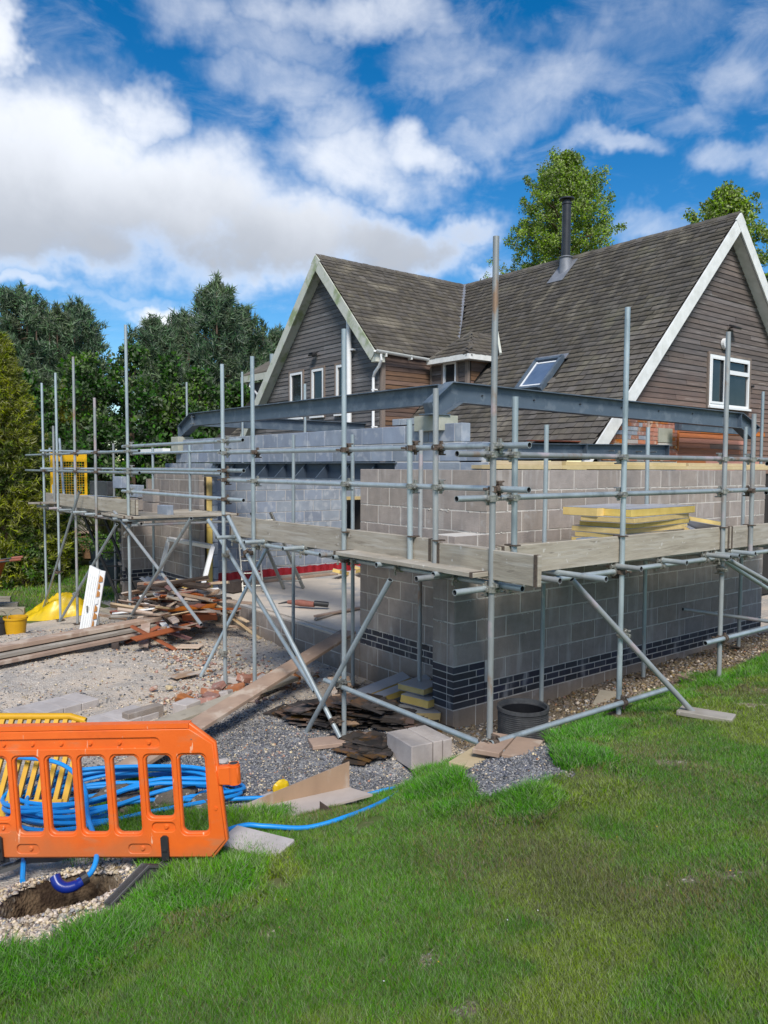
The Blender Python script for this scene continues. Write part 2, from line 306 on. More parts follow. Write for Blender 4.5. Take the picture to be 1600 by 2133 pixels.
    def prism(s, poly, ext):      # poly: list of 3d points, ext: vector
        n = len(poly); ext = Vector(ext); vs = [Vector(p) for p in poly]+[Vector(p)+ext for p in poly]
        return s.add(vs, [tuple(range(n))[::-1], tuple(range(n, 2*n))]+[(i, (i+1) % n, n+(i+1) % n, n+i) for i in range(n)])
    def lathe(s, c, prof, n=24):
        b = len(s.v); c = Vector(c)
        for (r, z) in prof: s.v += [(c.x+r*math.cos(2*math.pi*i/n), c.y+r*math.sin(2*math.pi*i/n), c.z+z) for i in range(n)]
        for k in range(len(prof)-1):
            for i in range(n):
                j = (i+1) % n; s.f.append((b+k*n+i, b+k*n+j, b+(k+1)*n+j, b+(k+1)*n+i)); s.mi.append(s.m)
        return s
    def mesh(s, name, mats, o=Vector((0, 0, 0)), smooth=False):
        me = bpy.data.meshes.new(name); me.from_pydata([(v[0]-o.x, v[1]-o.y, v[2]-o.z) for v in s.v], [], s.f)
        mats = mats if isinstance(mats, (list, tuple)) else [mats]
        for m in mats: me.materials.append(m)
        if len(mats) > 1: me.polygons.foreach_set('material_index', s.mi)
        if smooth: me.polygons.foreach_set('use_smooth', [True]*len(s.f)); me.set_sharp_from_angle(angle=math.radians(40))
        me.validate(); me.update(); return me
    def build(s, name, mats, parent=None, loc=None, smooth=False, **pr):
        if loc is None: loc = org(parent) if parent is not None else (Vector((sum(v[0] for v in s.v)/len(s.v), sum(v[1] for v in s.v)/len(s.v), min(v[2] for v in s.v))))
        loc = Vector(loc); return props(link(name, s.mesh(name, mats, loc, smooth), parent, loc), **pr)
_BC = {}
def piece(name, sz, m, parent, loc, R=None, ch=.004, jit=0.):
    k = (name, tuple(round(x, 3) for x in sz), m.name, ch)
    if k not in _BC: _BC[k] = MB().box((0, 0, 0), sz, None, ch).mesh(name, m)
    if jit:
        J = Matrix.Rotation(random.gauss(0, jit), 3, 'Z') @ Matrix.Rotation(random.gauss(0, jit*.5), 3, 'X'); R = (R @ J) if R is not None else J
    return link(name, _BC[k], parent, loc, R)
def numesh(name, V, F, mats, parent=None, smooth=False, mi=None, loc=(0, 0, 0)):
    me = bpy.data.meshes.new(name); V = np.asarray(V, np.float32); F = np.asarray(F, np.int32); k = F.shape[1]
    me.vertices.add(len(V)); me.vertices.foreach_set('co', V.ravel()); me.loops.add(F.size); me.loops.foreach_set('vertex_index', F.ravel())
    me.polygons.add(len(F)); me.polygons.foreach_set('loop_start', np.arange(0, F.size, k, dtype=np.int32)); me.polygons.foreach_set('loop_total', np.full(len(F), k, np.int32))
    for m in (mats if isinstance(mats, (list, tuple)) else [mats]): me.materials.append(m)
    if mi is not None: me.polygons.foreach_set('material_index', mi)
    if smooth: me.polygons.foreach_set('use_smooth', np.ones(len(F), bool))
    me.update(calc_edges=True); return link(name, me, parent, loc)

# ================================================================ terrain
CP = np.array([(-.46,-.1,0),(1.1,-.1,.03),(2.5,-.1,.08),(4.2,-.1,.12),(6.3,-.1,.17),(9,-.1,.2),(.06,-1.65,.45),(1.83,-1.65,.48),(4,-1.65,.52),(8,-1.8,.55),(-1.62,-1.65,.49),(-1.3,-.5,.06),(-.6,-.8,.1),(-1.6,.37,.03),(-1.6,2.2,0),(-1.6,3,-.04),(0,3,-.03),(0,5,0),(0,7,0),(-1.6,6.35,.02),(-4.2,-1.35,.3),(-2.9,-1.6,.36),(-3,-.5,.16),(-4.6,-.3,.14),(-5.88,-5.77,1.12),(-2,-6,1.1),(2,-5,.9),(7,-6,1.0),(-9,-4,.85),(-3,-3.5,.68),(0,-3.2,.66),(-8,-1.5,.35),(-3.2,6.6,.2),(-4.2,5.4,.12),(-2.2,9,-.3),(-1.8,11.3,-.5),(-5,11,-.4),(-.6,15.5,-.3),(-3.4,3,0),(-6,2,.1),(-9,6,.1),(-10,14,-.2),(6,18,-.1),(0,10,-.2),(2,8,-.1),(5,4,0),(-6,20,-.2),(-1.35,-.55,.03),(-1.9,-.9,.08),(-2.5,-1.25,.2),(-1.95,-1.4,.33),(-20,20,-.1),(-20,0,.3),(-10,-15,1.5),(10,-15,1.5),(20,0,.6),(20,20,.2),(0,30,0),(-4,-10,1.4)], float)
def _U(r): return np.sqrt(r*r+.25)
_n = len(CP); _Mx = np.zeros((_n+1, _n+1)); _Mx[:_n, :_n] = _U(np.linalg.norm(CP[:, None, :2]-CP[None, :, :2], axis=2)); _Mx[:_n, _n] = 1; _Mx[_n, :_n] = 1
_Wt = np.linalg.solve(_Mx, np.r_[CP[:, 2], 0])
def vnoise(x, y, seed=0):
    xi = np.floor(x).astype(np.int64); yi = np.floor(y).astype(np.int64); fx = x-xi; fy = y-yi; fx = fx*fx*(3-2*fx); fy = fy*fy*(3-2*fy)
    def h(a, b):
        v = (a*374761393+b*668265263+seed*974711) & 0xffffffff; v = ((v ^ (v >> 13))*1274126177) & 0xffffffff; return ((v ^ (v >> 16)) & 0xffff)/65535.
    return (h(xi, yi)*(1-fx)+h(xi+1, yi)*fx)*(1-fy)+(h(xi, yi+1)*(1-fx)+h(xi+1, yi+1)*fx)*fy
def fbm(x, y, s, o=4, seed=0):
    t = 0; a = 1; n = 0
    for i in range(o): t = t+a*vnoise(x*s*2**i, y*s*2**i, seed+i); n += a; a *= .5
    return t/n
def inpoly(x, y, P):
    r = np.zeros(x.shape, bool); j = len(P)-1
    for i in range(len(P)):
        xi, yi = P[i]; xj, yj = P[j]
        r ^= ((yi > y) != (yj > y)) & (x < (xj-xi)*(y-yi)/((yj-yi) or 1e-9)+xi); j = i
    return r
def pdist(x, y, P):
    d = np.full(x.shape, 1e9)
    for i in range(len(P)-1):
        ax, ay = P[i]; bx, by = P[i+1]; L2 = (bx-ax)**2+(by-ay)**2
        t = np.clip(((x-ax)*(bx-ax)+(y-ay)*(by-ay))/L2, 0, 1); d = np.minimum(d, np.hypot(x-ax-t*(bx-ax), y-ay-t*(by-ay)))
    return d
LAWN = [(-30, -2.4), (-7, -2.1), (-5.6, -2.0), (-5.15, -1.93), (-4.98, -2.03), (-4.75, -1.97), (-4.6, -1.8), (-4.42, -1.55), (-4.30, -1.30), (-4.18, -.95), (-4.15, -.55), (-3.95, -.45), (-3.7, -.75), (-3.45, -1.0), (-3.12, -1.10), (-2.85, -1.12),
        (-2.55, -1.18), (-2.29, -1.25), (-2.12, -1.40), (-1.98, -1.25), (-1.75, -1.0), (-1.62, -1.08), (-1.68, -1.35), (-1.95, -1.65), (-2.28, -1.98), (-2.40, -2.32), (-2.23, -2.54), (-1.82, -2.58), (-1.48, -2.2), (-1.15, -1.85), (-.75, -1.62), (-.28, -1.44), (.2, -1.42), (.56, -1.35), (1.37, -1.38),
        (2.54, -1.27), (3.28, -1.42), (5, -1.5), (12, -1.6), (60, -1.6), (60, -60), (-60, -60), (-60, -2.4)]
LEDGE = LAWN[:-3]
HOLE = (-4.73, -1.36)
def gz(x, y, fine=True):
    x = np.asarray(x, float); y = np.asarray(y, float); s = x.shape; X = x.ravel(); Y = y.ravel(); out = np.full(X.shape, _Wt[_n])
    for i in range(_n): out += _Wt[i]*_U(np.hypot(X-CP[i, 0], Y-CP[i, 1]))
    hd = np.hypot((X-HOLE[0])/.29, (Y-HOLE[1])/.21); out -= 1.15*np.clip(1.12-hd+.25*(fbm(X, Y, 9, 2, 3)-.5), 0, 1)**.6*(hd < 1.4)
    out += .035*np.exp(-((hd-1.5)/.3)**2); out -= .5*(np.hypot(X+.62, Y+1.10) < .20)
    # low hardcore hump beside the hole and trench spoil
    out += .10*np.exp(-(((X+3.75)/.35)**2+((Y+.35)/.25)**2))
    return out.reshape(s)
def gzi(x, y): return float(gz(np.array([x]), np.array([y]))[0])
def axis(a, b, step, lo, hi):
    v = list(np.arange(a, b+1e-6, step)); s = step; q = a
    while q > lo: s *= 1.25; q -= s; v.insert(0, q)
    s = step; q = v[-1]
    while q < hi: s *= 1.25; q += s; v.append(q)
    return np.array(v)
gx = axis(-6.2, 3.2, .05, -250, 300); gy = axis(-5.2, 7.0, .05, -250, 300)
GX, GY = np.meshgrid(gx, gy, indexing='ij')
inl = inpoly(GX, GY, LAWN); ld = pdist(GX, GY, LEDGE)
gr_m = np.clip(.5+np.where(inl, 1, -1)*ld/.22, 0, 1)
far = (GY > 11.6+.8*np.sin(GX)) | (GX > 16) | (GX < -13); gr_m = np.where(far, 1., gr_m)
gr_m = np.where((GY > 19) & (GX > -3) & (GX < 5), .2, gr_m)
dark = np.exp(-(((GX+2.1)/1.5)**2+((GY-.3)/1.3)**2)**2)      # dark blue gravel round the scaffold feet
dark = np.maximum(dark, np.exp(-(((GX+2.9)/.9)**2+((GY+.2)/.9)**2)**2)); dark = np.maximum(dark, np.exp(-(((GX+1.95)/.85)**2+((GY+1.9)/.75)**2)**2))
WORN = [(.74, -2.37, .45, .20), (-1.17, -2.86, .25, .10), (-3.85, -3.38, .20, .10), (-4.17, -2.71, .13, .06), (-4.61, -2.02, .08, .07), (-4.95, -2.12, .11, .06), (-4.07, -3.74, .25, .10), (-2.4, -3.9, .35, .10), (1.6, -2.3, .5, .16)]
def worn(x, y): return np.max([np.exp(-(((x-a)*.79-(y-b)*.61)/r1)**2-(((x-a)*.61+(y-b)*.79)/r2)**2) for a, b, r1, r2 in WORN], 0)
soil = np.clip(1-np.abs(GY+.62)/.85, 0, 1)**.5*(GX > -1.0); soil = np.maximum(soil, np.exp(-((GX-HOLE[0])/.5)**4-((GY-HOLE[1])/.42)**4)*.95)
wn_ = worn(GX, GY)*np.clip(3.2*fbm(GX, GY, 9, 3, 77)-1.05, 0, 1.2); gr_m = np.clip(gr_m-.9*wn_, 0, 1); soil = np.maximum(soil, wn_)
GZ = gz(GX, GY)
nb = fbm(GX, GY, 3.1, 4, 9)-.5; nf = fbm(GX, GY, 13, 3, 4)-.5
GZ += (nb*.05+nf*.02)*(1-gr_m)*(1+1.2*soil)*(np.hypot(GX, GY) < 40)+gr_m*nb*.03
inside = (GX > .12) & (GX < 12) & (GY > .15) & (GY < 8); GZ = np.where(inside, np.minimum(GZ, -.05), GZ)
nx, ny = GX.shape; ii = np.arange(nx*ny).reshape(nx, ny)
F = np.stack([ii[:-1, :-1], ii[1:, :-1], ii[1:, 1:], ii[:-1, 1:]], -1).reshape(-1, 4)
def ground_mat():
    m = bpy.data.materials.new('site ground'); m.use_nodes = True; t = m.node_tree; nd = t.nodes; lk = t.links; b = nd['Principled BSDF']; b.inputs['Roughness'].default_value = .95; b.inputs['Specular IOR Level'].default_value = .2
    at = nd.new('ShaderNodeAttribute'); at.attribute_name = 'zone'; sp = nd.new('ShaderNodeSeparateColor'); lk.new(at.outputs['Color'], sp.inputs[0])
    g = nd.new('ShaderNodeNewGeometry')
    def nz(sc, d=8, r=.6):
        n = nd.new('ShaderNodeTexNoise'); n.inputs['Scale'].default_value = sc; n.inputs['Detail'].default_value = d; n.inputs['Roughness'].default_value = r; lk.new(g.outputs['Position'], n.inputs['Vector']); return n.outputs[0]
    def rmp(v, a, bb):
        r = nd.new('ShaderNodeMapRange'); r.interpolation_type = 'SMOOTHSTEP'; r.inputs[1].default_value = a; r.inputs[2].default_value = bb; lk.new(v, r.inputs[0]); return r.outputs[0]
    def mix(f, a, bb):
        x = nd.new('ShaderNodeMixRGB')
        for i, v in enumerate((f, a, bb)):
            if hasattr(v, 'is_output'): lk.new(v, x.inputs[i])
            else: x.inputs[i].default_value = (*v, 1) if isinstance(v, tuple) else v
        return x.outputs[0]
    def add(a, bb, k):
        x = nd.new('ShaderNodeMath'); x.operation = 'MULTIPLY_ADD'; lk.new(bb, x.inputs[0]); x.inputs[1].default_value = k; lk.new(a, x.inputs[2]); return x.outputs[0]
    vo = nd.new('ShaderNodeTexVoronoi'); vo.inputs['Scale'].default_value = 55; lk.new(g.outputs['Position'], vo.inputs['Vector'])
    vs = nd.new('ShaderNodeSeparateColor'); lk.new(vo.outputs['Color'], vs.inputs[0])
    hard = mix(rmp(nz(1.4), .38, .62), (.54, .455, .37), (.38, .345, .31))
    hard = mix(rmp(nz(5), .52, .68), hard, (.58, .48, .38)); hard = mix(rmp(vs.outputs[0], .80, .97), hard, (.62, .57, .50))
    grav = mix(vs.outputs[1], (.15, .155, .17), (.34, .34, .35)); grav = mix(rmp(vs.outputs[0], .86, .97), grav, (.52, .50, .47))
    grav = mix(rmp(nz(3), .55, .72), grav, (.36, .32, .27))
    so_ = mix(rmp(nz(4), .35, .65), (.27, .215, .15), (.16, .125, .09)); so_ = mix(rmp(vs.outputs[0], .85, .97), so_, (.45, .40, .33))
    c = mix(rmp(add(sp.outputs[1], nz(6), .5), .6, .9), hard, grav); c = mix(rmp(add(sp.outputs[2], nz(6), .5), .6, .95), c, so_)
    lawn = mix(rmp(nz(2.6), .35, .65), (.085, .125, .03), (.12, .13, .05)); lawn = mix(rmp(nz(24), .5, .7), lawn, (.15, .135, .07))
    c = mix(rmp(add(sp.outputs[0], nz(7), .6), .72, .90), c, lawn)
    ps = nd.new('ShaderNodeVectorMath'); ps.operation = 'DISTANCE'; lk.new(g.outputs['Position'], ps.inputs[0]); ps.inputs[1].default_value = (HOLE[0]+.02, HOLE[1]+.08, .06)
    c = mix(rmp(add(ps.outputs['Value'], nz(9), -.12), .34, .22), c, mix(rmp(nz(12), .4, .6), (.035, .022, .014), (.11, .075, .045)))  # soil darkened round the hole centre, the pit's shade put into the colour
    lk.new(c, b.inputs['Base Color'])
    bp = nd.new('ShaderNodeBump'); bp.inputs['Distance'].default_value = .012; bp.inputs['Strength'].default_value = 1; h = add(vo.outputs['Distance'], nz(30), 1.); hm = nd.new('ShaderNodeMath'); hm.operation = 'MULTIPLY'; iv = nd.new('ShaderNodeMath'); iv.operation = 'SUBTRACT'; iv.inputs[0].default_value = 1.05; lk.new(sp.outputs[0], iv.inputs[1]); lk.new(h, hm.inputs[0]); lk.new(iv.outputs[0], hm.inputs[1]); h = hm.outputs[0]; lk.new(h, bp.inputs['Height']); lk.new(bp.outputs[0], b.inputs['Normal'])
    return m
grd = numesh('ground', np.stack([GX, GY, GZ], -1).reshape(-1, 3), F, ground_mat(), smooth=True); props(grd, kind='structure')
ca = grd.data.color_attributes.new('zone', 'FLOAT_COLOR', 'POINT')
ca.data.foreach_set('color', np.stack([gr_m, dark, soil, np.ones_like(soil)], -1).astype(np.float32).ravel())
# ================================================================ walls
PIT = .2285; ZT = 2.70
def rowz(k): return ZT-PIT*(k+1), ZT-PIT*k
def lay(parent, name, m, ax, face, depth, z0, z1, u0, u1, off, pitch=.45, jt=.012, ch=.004, side=1, jit=.0015):
    """one course: ax 'x' = wall along X with its face on Y=face; ax 'y' = wall along Y with its face on X=face"""
    us = [u0]; k = math.ceil((u0+.05-off)/pitch)
    while off+k*pitch < u1-.05: us.append(off+k*pitch); k += 1
    us.append(u1)
    for a, b in zip(us[:-1], us[1:]):
        if b-a < .03: continue
        a_, b_ = a+(0 if a == u0 else jt/2), b-(0 if b == u1 else jt/2); ln = b_-a_; h = z1-z0-jt; d = depth; uc = (a_+b_)/2; zc = (z0+z1)/2; dj = max(-.0018, min(.0018, random.gauss(0, jit)))
        if ax == 'x': piece(name, (ln, d, h), m, parent, (uc, face+side*(d/2+dj), zc), ch=ch)
        else: piece(name, (d, ln, h), m, parent, (face+side*(d/2+dj), uc, zc), ch=ch)
def mortar(parent, b0, b1, m=None):
    c = [(a+b)/2 for a, b in zip(b0, b1)]; s = [b-a for a, b in zip(b0, b1)]
    piece('mortar', s, m or M['mortar'], parent, c, ch=0)
def bricks(parent, m, ax, face, depth, z0, n, u0, u1, off=0.):
    for i in range(n): lay(parent, 'brick', m, ax, face, depth, z0+i*PIT/3, z0+(i+1)*PIT/3, u0, u1, off+(i % 2)*.1125, .225, .013, .002)
w1 = thing('block_wall', 'long new outer blockwork wall with band of blue bricks facing the lawn under the scaffold', 'wall', (3, .05, 0))
for k in range(13):
    z0, z1 = rowz(k)
    if k == 10: bricks(w1, M['blue'], 'x', 0, .1, z0, 3, .0, 6.1)
    else: lay(w1, 'block', M['block'], 'x', 0, .1, z0, z1, .0 if k % 2 == 0 else .111, 6.1, .55+(k % 2)*.225)
mortar(w1, (.004, .0035, -.3), (6.09, .094, 2.692))
w2 = thing('block_wall', 'short new blockwork wall facing the gravel yard at right of the wide opening', 'wall', (.05, 1.2, 0))
for k in range(13):
    z0, z1 = rowz(k)
    if k == 9: bricks(w2, M['blue'], 'y', 0, .1, z0, 3, .101, 2.28)
    else: lay(w2, 'block', M['block'], 'y', 0, .1, z0, z1, .0 if k % 2 else .101, 2.28, .44+(k % 2)*.225-.34)
mortar(w2, (.0035, .104, -.3), (.094, 2.276, 2.692))
pr = thing('block_pier', 'low block pier with blue brick courses projecting from the corner of the blockwork', 'pier', (-.23, .14, 0))
for k in range(3, 13):
    z0, z1 = rowz(k)
    if k in (9, 10):
        for i in range(3):
            a, b = z0+i*PIT/3, z0+(i+1)*PIT/3; o = (i+k) % 2
            lay(pr, 'brick', M['blue'], 'x', 0, .1, a, b, -.46, -.003, -.46+(.225 if o else .335), 9, .009, .003)
            lay(pr, 'brick', M['blue'], 'y', -.46, .20, a, b, .11, .33, .11, 9, .009, .003)
    else:
        lay(pr, 'block', M['block'], 'x', 0, .1, z0, z1, -.46, -.003, -.46+(.33 if k % 2 else .9), 9)
        lay(pr, 'block', M['block'], 'y', -.46, .22, z0, z1, .11, .33, .11, 9)
mortar(pr, (-.4565, .0035, -.3), (-.004, .3265, 2.01))
w3 = thing('plinth_wall', 'low blockwork wall edging the concrete floor slab across the wide opening', 'wall', (.05, 4.7, 0))
for k in (10, 11, 12):
    z0, z1 = rowz(k); lay(w3, 'block', M['block'], 'y', 0, .1, z0, z1, 2.29, 7.19, 2.5+(k % 2)*.225)
MB().box((.052, 4.74, .424), (.10, 4.88, .026), None, .004).build('concrete_edge', M['slab'], w3); mortar(w3, (.0035, 2.296, -.3), (.094, 7.18, .410))
props(MB().box((3.2, 4.15, .22), (6.1, 7.8, .44)).build('floor_slab', M['slab']), kind='structure')
w4 = thing('block_wall', 'left blockwork return beside the wide opening, its end showing yellow insulation', 'wall', (.05, 8.3, 0))
for k in range(13):
    z0, z1 = rowz(k)
    if k == 9: bricks(w4, M['blue'], 'y', 0, .1, z0, 3, 7.2, 9.41)
    else: lay(w4, 'block', M['block'], 'y', 0, .1, z0, z1, 7.2, 9.41, 7.42+(k % 2)*.225)
mortar(w4, (.0035, 7.204, -.4), (.094, 9.4, 2.692))
for i, (z0, z1) in enumerate(((.43, .98), (.985, 1.6), (1.605, 2.1), (2.105, 2.53))): MB().box((.205, 7.6, (z0+z1)/2), (.10, .78+.02*(i % 2), z1-z0), None, .006).build('insulation_board', M['foam'], w4)
piece('cavity_shade', (.045, .7, 2.1), M['under'], w4, (.126, 7.58, 1.48), ch=0)  # near-black fill standing in for the shade of the open cavity
for k in range(10): z0, z1 = rowz(k); lay(w4, 'block', M['grey'], 'y', .26, .1, z0, z1, 7.2, 8.04, 7.42+(k % 2)*.225)
w5 = thing('block_wall', 'dark shaded blockwork wing standing forward at left with blue bricks and toothed end', 'wall', (-.3, 9.5, -.2))
for k in range(1, 15):
    z0, z1 = rowz(k); xe = -.62 if k > 2 else (-.30 if k == 2 else -.1)
    if k == 9: bricks(w5, M['blue'], 'x', 9.42, .1, z0, 3, -.62, -.003)
    else: lay(w5, 'block', M['block'], 'x', 9.42, .1, z0, z1, xe, -.003, -.62+.44-(k % 2)*.22)
    for i in range(3): a, b = z0+i*PIT/3, z0+(i+1)*PIT/3; lay(w5, 'brick', M['blue'] if (i+k) % 3 else M['block'], 'y', -.62, .1, a, b, 9.53, 9.63+.10*(i % 2), 9.5, 9, .009, .002) if k > 2 else None
mortar(w5, (-.6165, 9.4235, -.6), (-.01, 9.514, 1.99))
w6 = thing('inner_wall', 'blue grey inner block wall above the long stiffened lintel', 'wall', (.3, 4.5, 2.8))
for z0, z1, a, b, o in ((2.79, 3.01, .30, 8.75, .1), (3.015, 3.235, .63, 8.4, .3)): lay(w6, 'block', M['grey'], 'y', .22, .14, z0, z1, a, b, o, .45, .008, .005, jit=.004)
lay(w6, 'block', M['grey'], 'y', .22, .14, 2.56, 2.785, .12, 1.85, .2); lay(w6, 'block', M['grey'], 'y', .22, .14, 2.56, 2.785, 7.0, 9.3, .2)
lay(w6, 'block', M['grey'], 'y', .22, .14, 3.24, 3.33, 1.3, 1.9, 1.3)
mortar(w6, (.226, .64, 2.8), (.352, 8.38, 3.228)); mortar(w6, (.226, .14, 2.57), (.352, 1.84, 2.80)); mortar(w6, (.226, .32, 2.78), (.352, .66, 3.0))
w7 = thing('inner_wall', 'grey inner block wall at the back of the roofless room with red membrane at its foot', 'wall', (2.5, 8.1, .44))
for k in range(10):
    z0, z1 = rowz(k)
    op = z1 < 2.1 and z0 > 1.3
    if op: lay(w7, 'block', M['grey'], 'x', 8.05, .1, z0, z1, .37, 3.85, .5+(k % 2)*.225); lay(w7, 'block', M['grey'], 'x', 8.05, .1, z0, z1, 4.9, 6.2, 4.6+(k % 2)*.225)
    else: lay(w7, 'block', M['grey'], 'x', 8.05, .1, z0, z1, .37, 6.2, .5+(k % 2)*.225)
mortar(w7, (.38, 8.058, .42), (3.84, 8.14, 2.68)); mortar(w7, (4.91, 8.058, .42), (6.2, 8.14, 2.68)); mortar(w7, (3.84, 8.058, .42), (4.91, 8.14, 1.32)); mortar(w7, (3.84, 8.058, 2.03), (4.91, 8.14, 2.68))
MB().box((4.4, 8.04, 2.04), (1.25, .12, .07)).build('lintel', M['newwood'], w7)
dv = [];
for i in range(120):
    x = .37+i*.05; dv.append((x, 8.03+.012*math.sin(i*1.7), .625+.008*math.sin(i*.9)+.006*math.sin(i*2.3)))
mb = MB()
for i in range(119): a, b = dv[i], dv[i+1]; mb.add([(a[0], a[1]-.03, .44), (b[0], b[1]-.03, .44), b, a], [(0, 1, 2, 3)]); mb.add([a, b, (b[0], 8.06, b[2]-.01), (a[0], 8.06, a[2]-.01)], [(0, 1, 2, 3)])
mb.build('membrane', M['dpm'], w7, smooth=True)
w8 = thing('inner_wall', 'grey inner block wall closing the far end of the room beyond the right wall', 'wall', (6.2, 4, .44))
for k in range(10): z0, z1 = rowz(k); lay(w8, 'block', M['grey'], 'y', 6.2, .1, z0, z1, .13, 8.0, .5+(k % 2)*.225, side=1)
mortar(w8, (6.21, .14, .42), (6.29, 8, 2.69))
for k in range(10): z0, z1 = rowz(k); lay(w8, 'block', M['grey'], 'x', .26, .1, z0, z1, .37, 6.18, .5+(k % 2)*.225, 1.35)
def smears(parent, ax, face, u0, u1, z0, z1, n):
    u = RNG.uniform(u0, u1, n); k = RNG.integers(math.ceil((ZT-z1)/PIT), math.floor((ZT-z0)/PIT)+1, n); z = ZT-PIT*k+RNG.normal(0, .006, n)-.008*RNG.random(n)
    sx = .006+.030*RNG.random(n)**2; sz = .004+.010*RNG.random(n)**2; base_ = np.array([[1, 0, 0], [-1, 0, 0], [0, 1, 0], [0, -1, 0], [0, 0, 1], [0, 0, -1.]]); V = base_[None]*(.5+.7*RNG.random((n, 6, 1)))+RNG.normal(size=(n, 6, 3))*.15
    V = V*np.stack([sx, np.full(n, .004), sz], 1)[:, None, :]; c = np.stack([u, np.full(n, face), z], 1); V = V+c[:, None, :]
    if ax == 'y': V = V[:, :, [1, 0, 2]]
    f = np.array([[0, 2, 4], [2, 1, 4], [1, 3, 4], [3, 0, 4], [2, 0, 5], [1, 2, 5], [3, 1, 5], [0, 3, 5]]); o = numesh('mortar_smears', V.reshape(-1, 3)-np.array(org(parent)), (np.arange(n)[:, None, None]*6+f[None]).reshape(-1, 3), M['mortar'], parent, loc=org(parent)); o['kind'] = 'stuff'
smears(w1, 'x', 0, .02, 6.05, .45, 2.6, 900); smears(w2, 'y', 0, .12, 2.26, .1, 2.6, 380); smears(pr, 'x', 0, -.45, -.01, .7, 1.95, 60); smears(pr, 'y', -.46, .02, .32, .7, 1.95, 50); smears(w7, 'x', 8.05, .4, 3.8, .5, 2.6, 300); smears(w4, 'y', 0, 7.25, 9.4, .7, 2.6, 200)
# ---- wall plate and steels
wp_ = thing('wall_plate', 'pale yellow timber wall plate lying along the top of the right blockwork wall', 'timber', (3, .08, 2.705))
for i, (a, b) in enumerate(((.08, 1.25), (1.255, 3.9), (3.905, 6.3))): MB().beam((a, .09, 2.728), (b, .09, 2.728), .15, .046, .003).build('timber', M['newwood'], wp_); MB().beam((a+.12, .115, 2.775), (b+.05, .115, 2.775), .10, .046, .003).build('timber', M['newwood'], wp_)
for i in range(9): MB().beam((.2+i*.7, .15, 2.728), (.2+i*.7, .42, 2.728), .05, .04).build('timber', M['newwood'], wp_)
def ibeam(name, label, top, bot, side, w=.14, parent=None, ends=True, tf=.012, tw=.008, cat='beam'):
    side = Vector(side).normalized(); base = sum((Vector(p) for p in top), Vector())/len(top)
    t = thing(name, label, cat, base)
    top = [Vector(p) for p in top]; bot = [Vector(p) for p in bot]
    mb = MB(); n = min(len(top), len(bot))
    poly = top+bot[::-1]; mb.prism([p-side*tw/2 for p in poly], side*tw); mb.build('web', M['steel'], t)
    for nm, L_, sg in (('top_flange', top, 1), ('bottom_flange', bot, -1)):
        mb = MB()
        for i in range(len(L_)-1):
            a, b = L_[i], L_[i+1]; u = Vector((0, 0, sg*tf)) if abs((b-a).z) < abs((b-a).length)*.9 else (b-a).cross(side).normalized()*tf
            mb.prism([a-side*w/2, b-side*w/2, b+side*w/2, a+side*w/2], u)
        mb.build(nm, M['steel'], t)
    if ends:
        for a, b in ((top[0], bot[0]), (top[-1], bot[-1])):
            d = (top[1]-top[0]).normalized(); mb = MB().prism([a-side*w/2, b-side*w/2, b+side*w/2, a+side*w/2], (Vector((d.x, d.y, 0)).normalized()*.012)); mb.build('end_plate', M['steel'], t)
    return t
bA = ibeam('steel_beam', 'left steel roof beam cranked down at its far left end over the wide opening', [(.3, 8.66, 3.50), (.3, 8.12, 3.72), (.3, 1.05, 3.69)], [(.3, 8.66, 3.30), (.3, 8.55, 3.30), (.3, 7.98, 3.50), (.3, 1.05, 3.48)], (1, 0, 0), .15)
for z in (3.53, 3.66):
    for x in (.26, .34): MB().tube((x, 8.14, z), (x, 7.98, z), .011, 6, False).build('bolt', M['fitting'], bA)
MB().box((.3, 8.04, 3.6), (.13, .014, .2)).build('stiffener_plate', M['steel'], bA)
bB = ibeam('steel_beam', 'front steel roof beam running right from the cranked corner knee above the wall plate', [(.02, 1.0, 3.46), (.36, 1.0, 3.72), (7.15, 1.0, 3.67), (7.75, 1.0, 3.45)], [(.06, 1.0, 3.345), (.22, 1.0, 3.345), (.52, 1.0, 3.50), (7.1, 1.0, 3.43), (7.5, 1.0, 3.25)], (0, 1, 0), .16)
MB().box((7.1, 1.0, 3.55), (.014, .15, .22)).build('stiffener_plate', M['steel'], bB)
MB().box((.14, 1.0, 3.335), (.3, .22, .014)).build('base_plate', M['steel'], bB)
for i in range(7): MB().tube((.9+i*.95, .99, 3.6), (.9+i*.95, .990-.014, 3.6), .012, 6, False).build('bolt', M['blackmetal'], bB)
ibeam('steel_beam', 'rear steel roof beam seen below the left beam running back towards the house', [(.42, 8.05, 3.70), (5.15, 8.05, 3.68)], [(.42, 8.05, 3.50), (5.15, 8.05, 3.47)], (0, 1, 0), .14)
ibeam('steel_beam', 'steel beam end jutting out in front of the orange stained house brickwork', [(6.75, 1.9, 3.60), (9.4, 1.9, 3.58)], [(6.75, 1.9, 3.42), (9.4, 1.9, 3.40)], (0, 1, 0), .14)
lb = ibeam('steel_beam', 'low steel beam under the roof eave behind the timber wall plate', [(1.55, 1.3, 3.03), (3.3, 1.3, 3.06), (5.4, 1.3, 3.09)], [(1.55, 1.3, 2.84), (3.3, 1.3, 2.87), (5.4, 1.3, 2.90)], (0, 1, 0), .14)
piece('end_plate', (.014, .16, .23), M['steel'], lb, (3.28, 1.3, 2.96), ch=0)
for x in (3.9, 4.6, 5.0): MB().tube((x, 1.3, 2.98), (x, 1.2, 2.98), .01, 6, False).build('bolt', M['fitting'], lb)
lt = thing('steel_lintel', 'long dark steel lintel with triangular stiffeners spanning the wide opening', 'lintel', (.15, 4.5, 2.56))
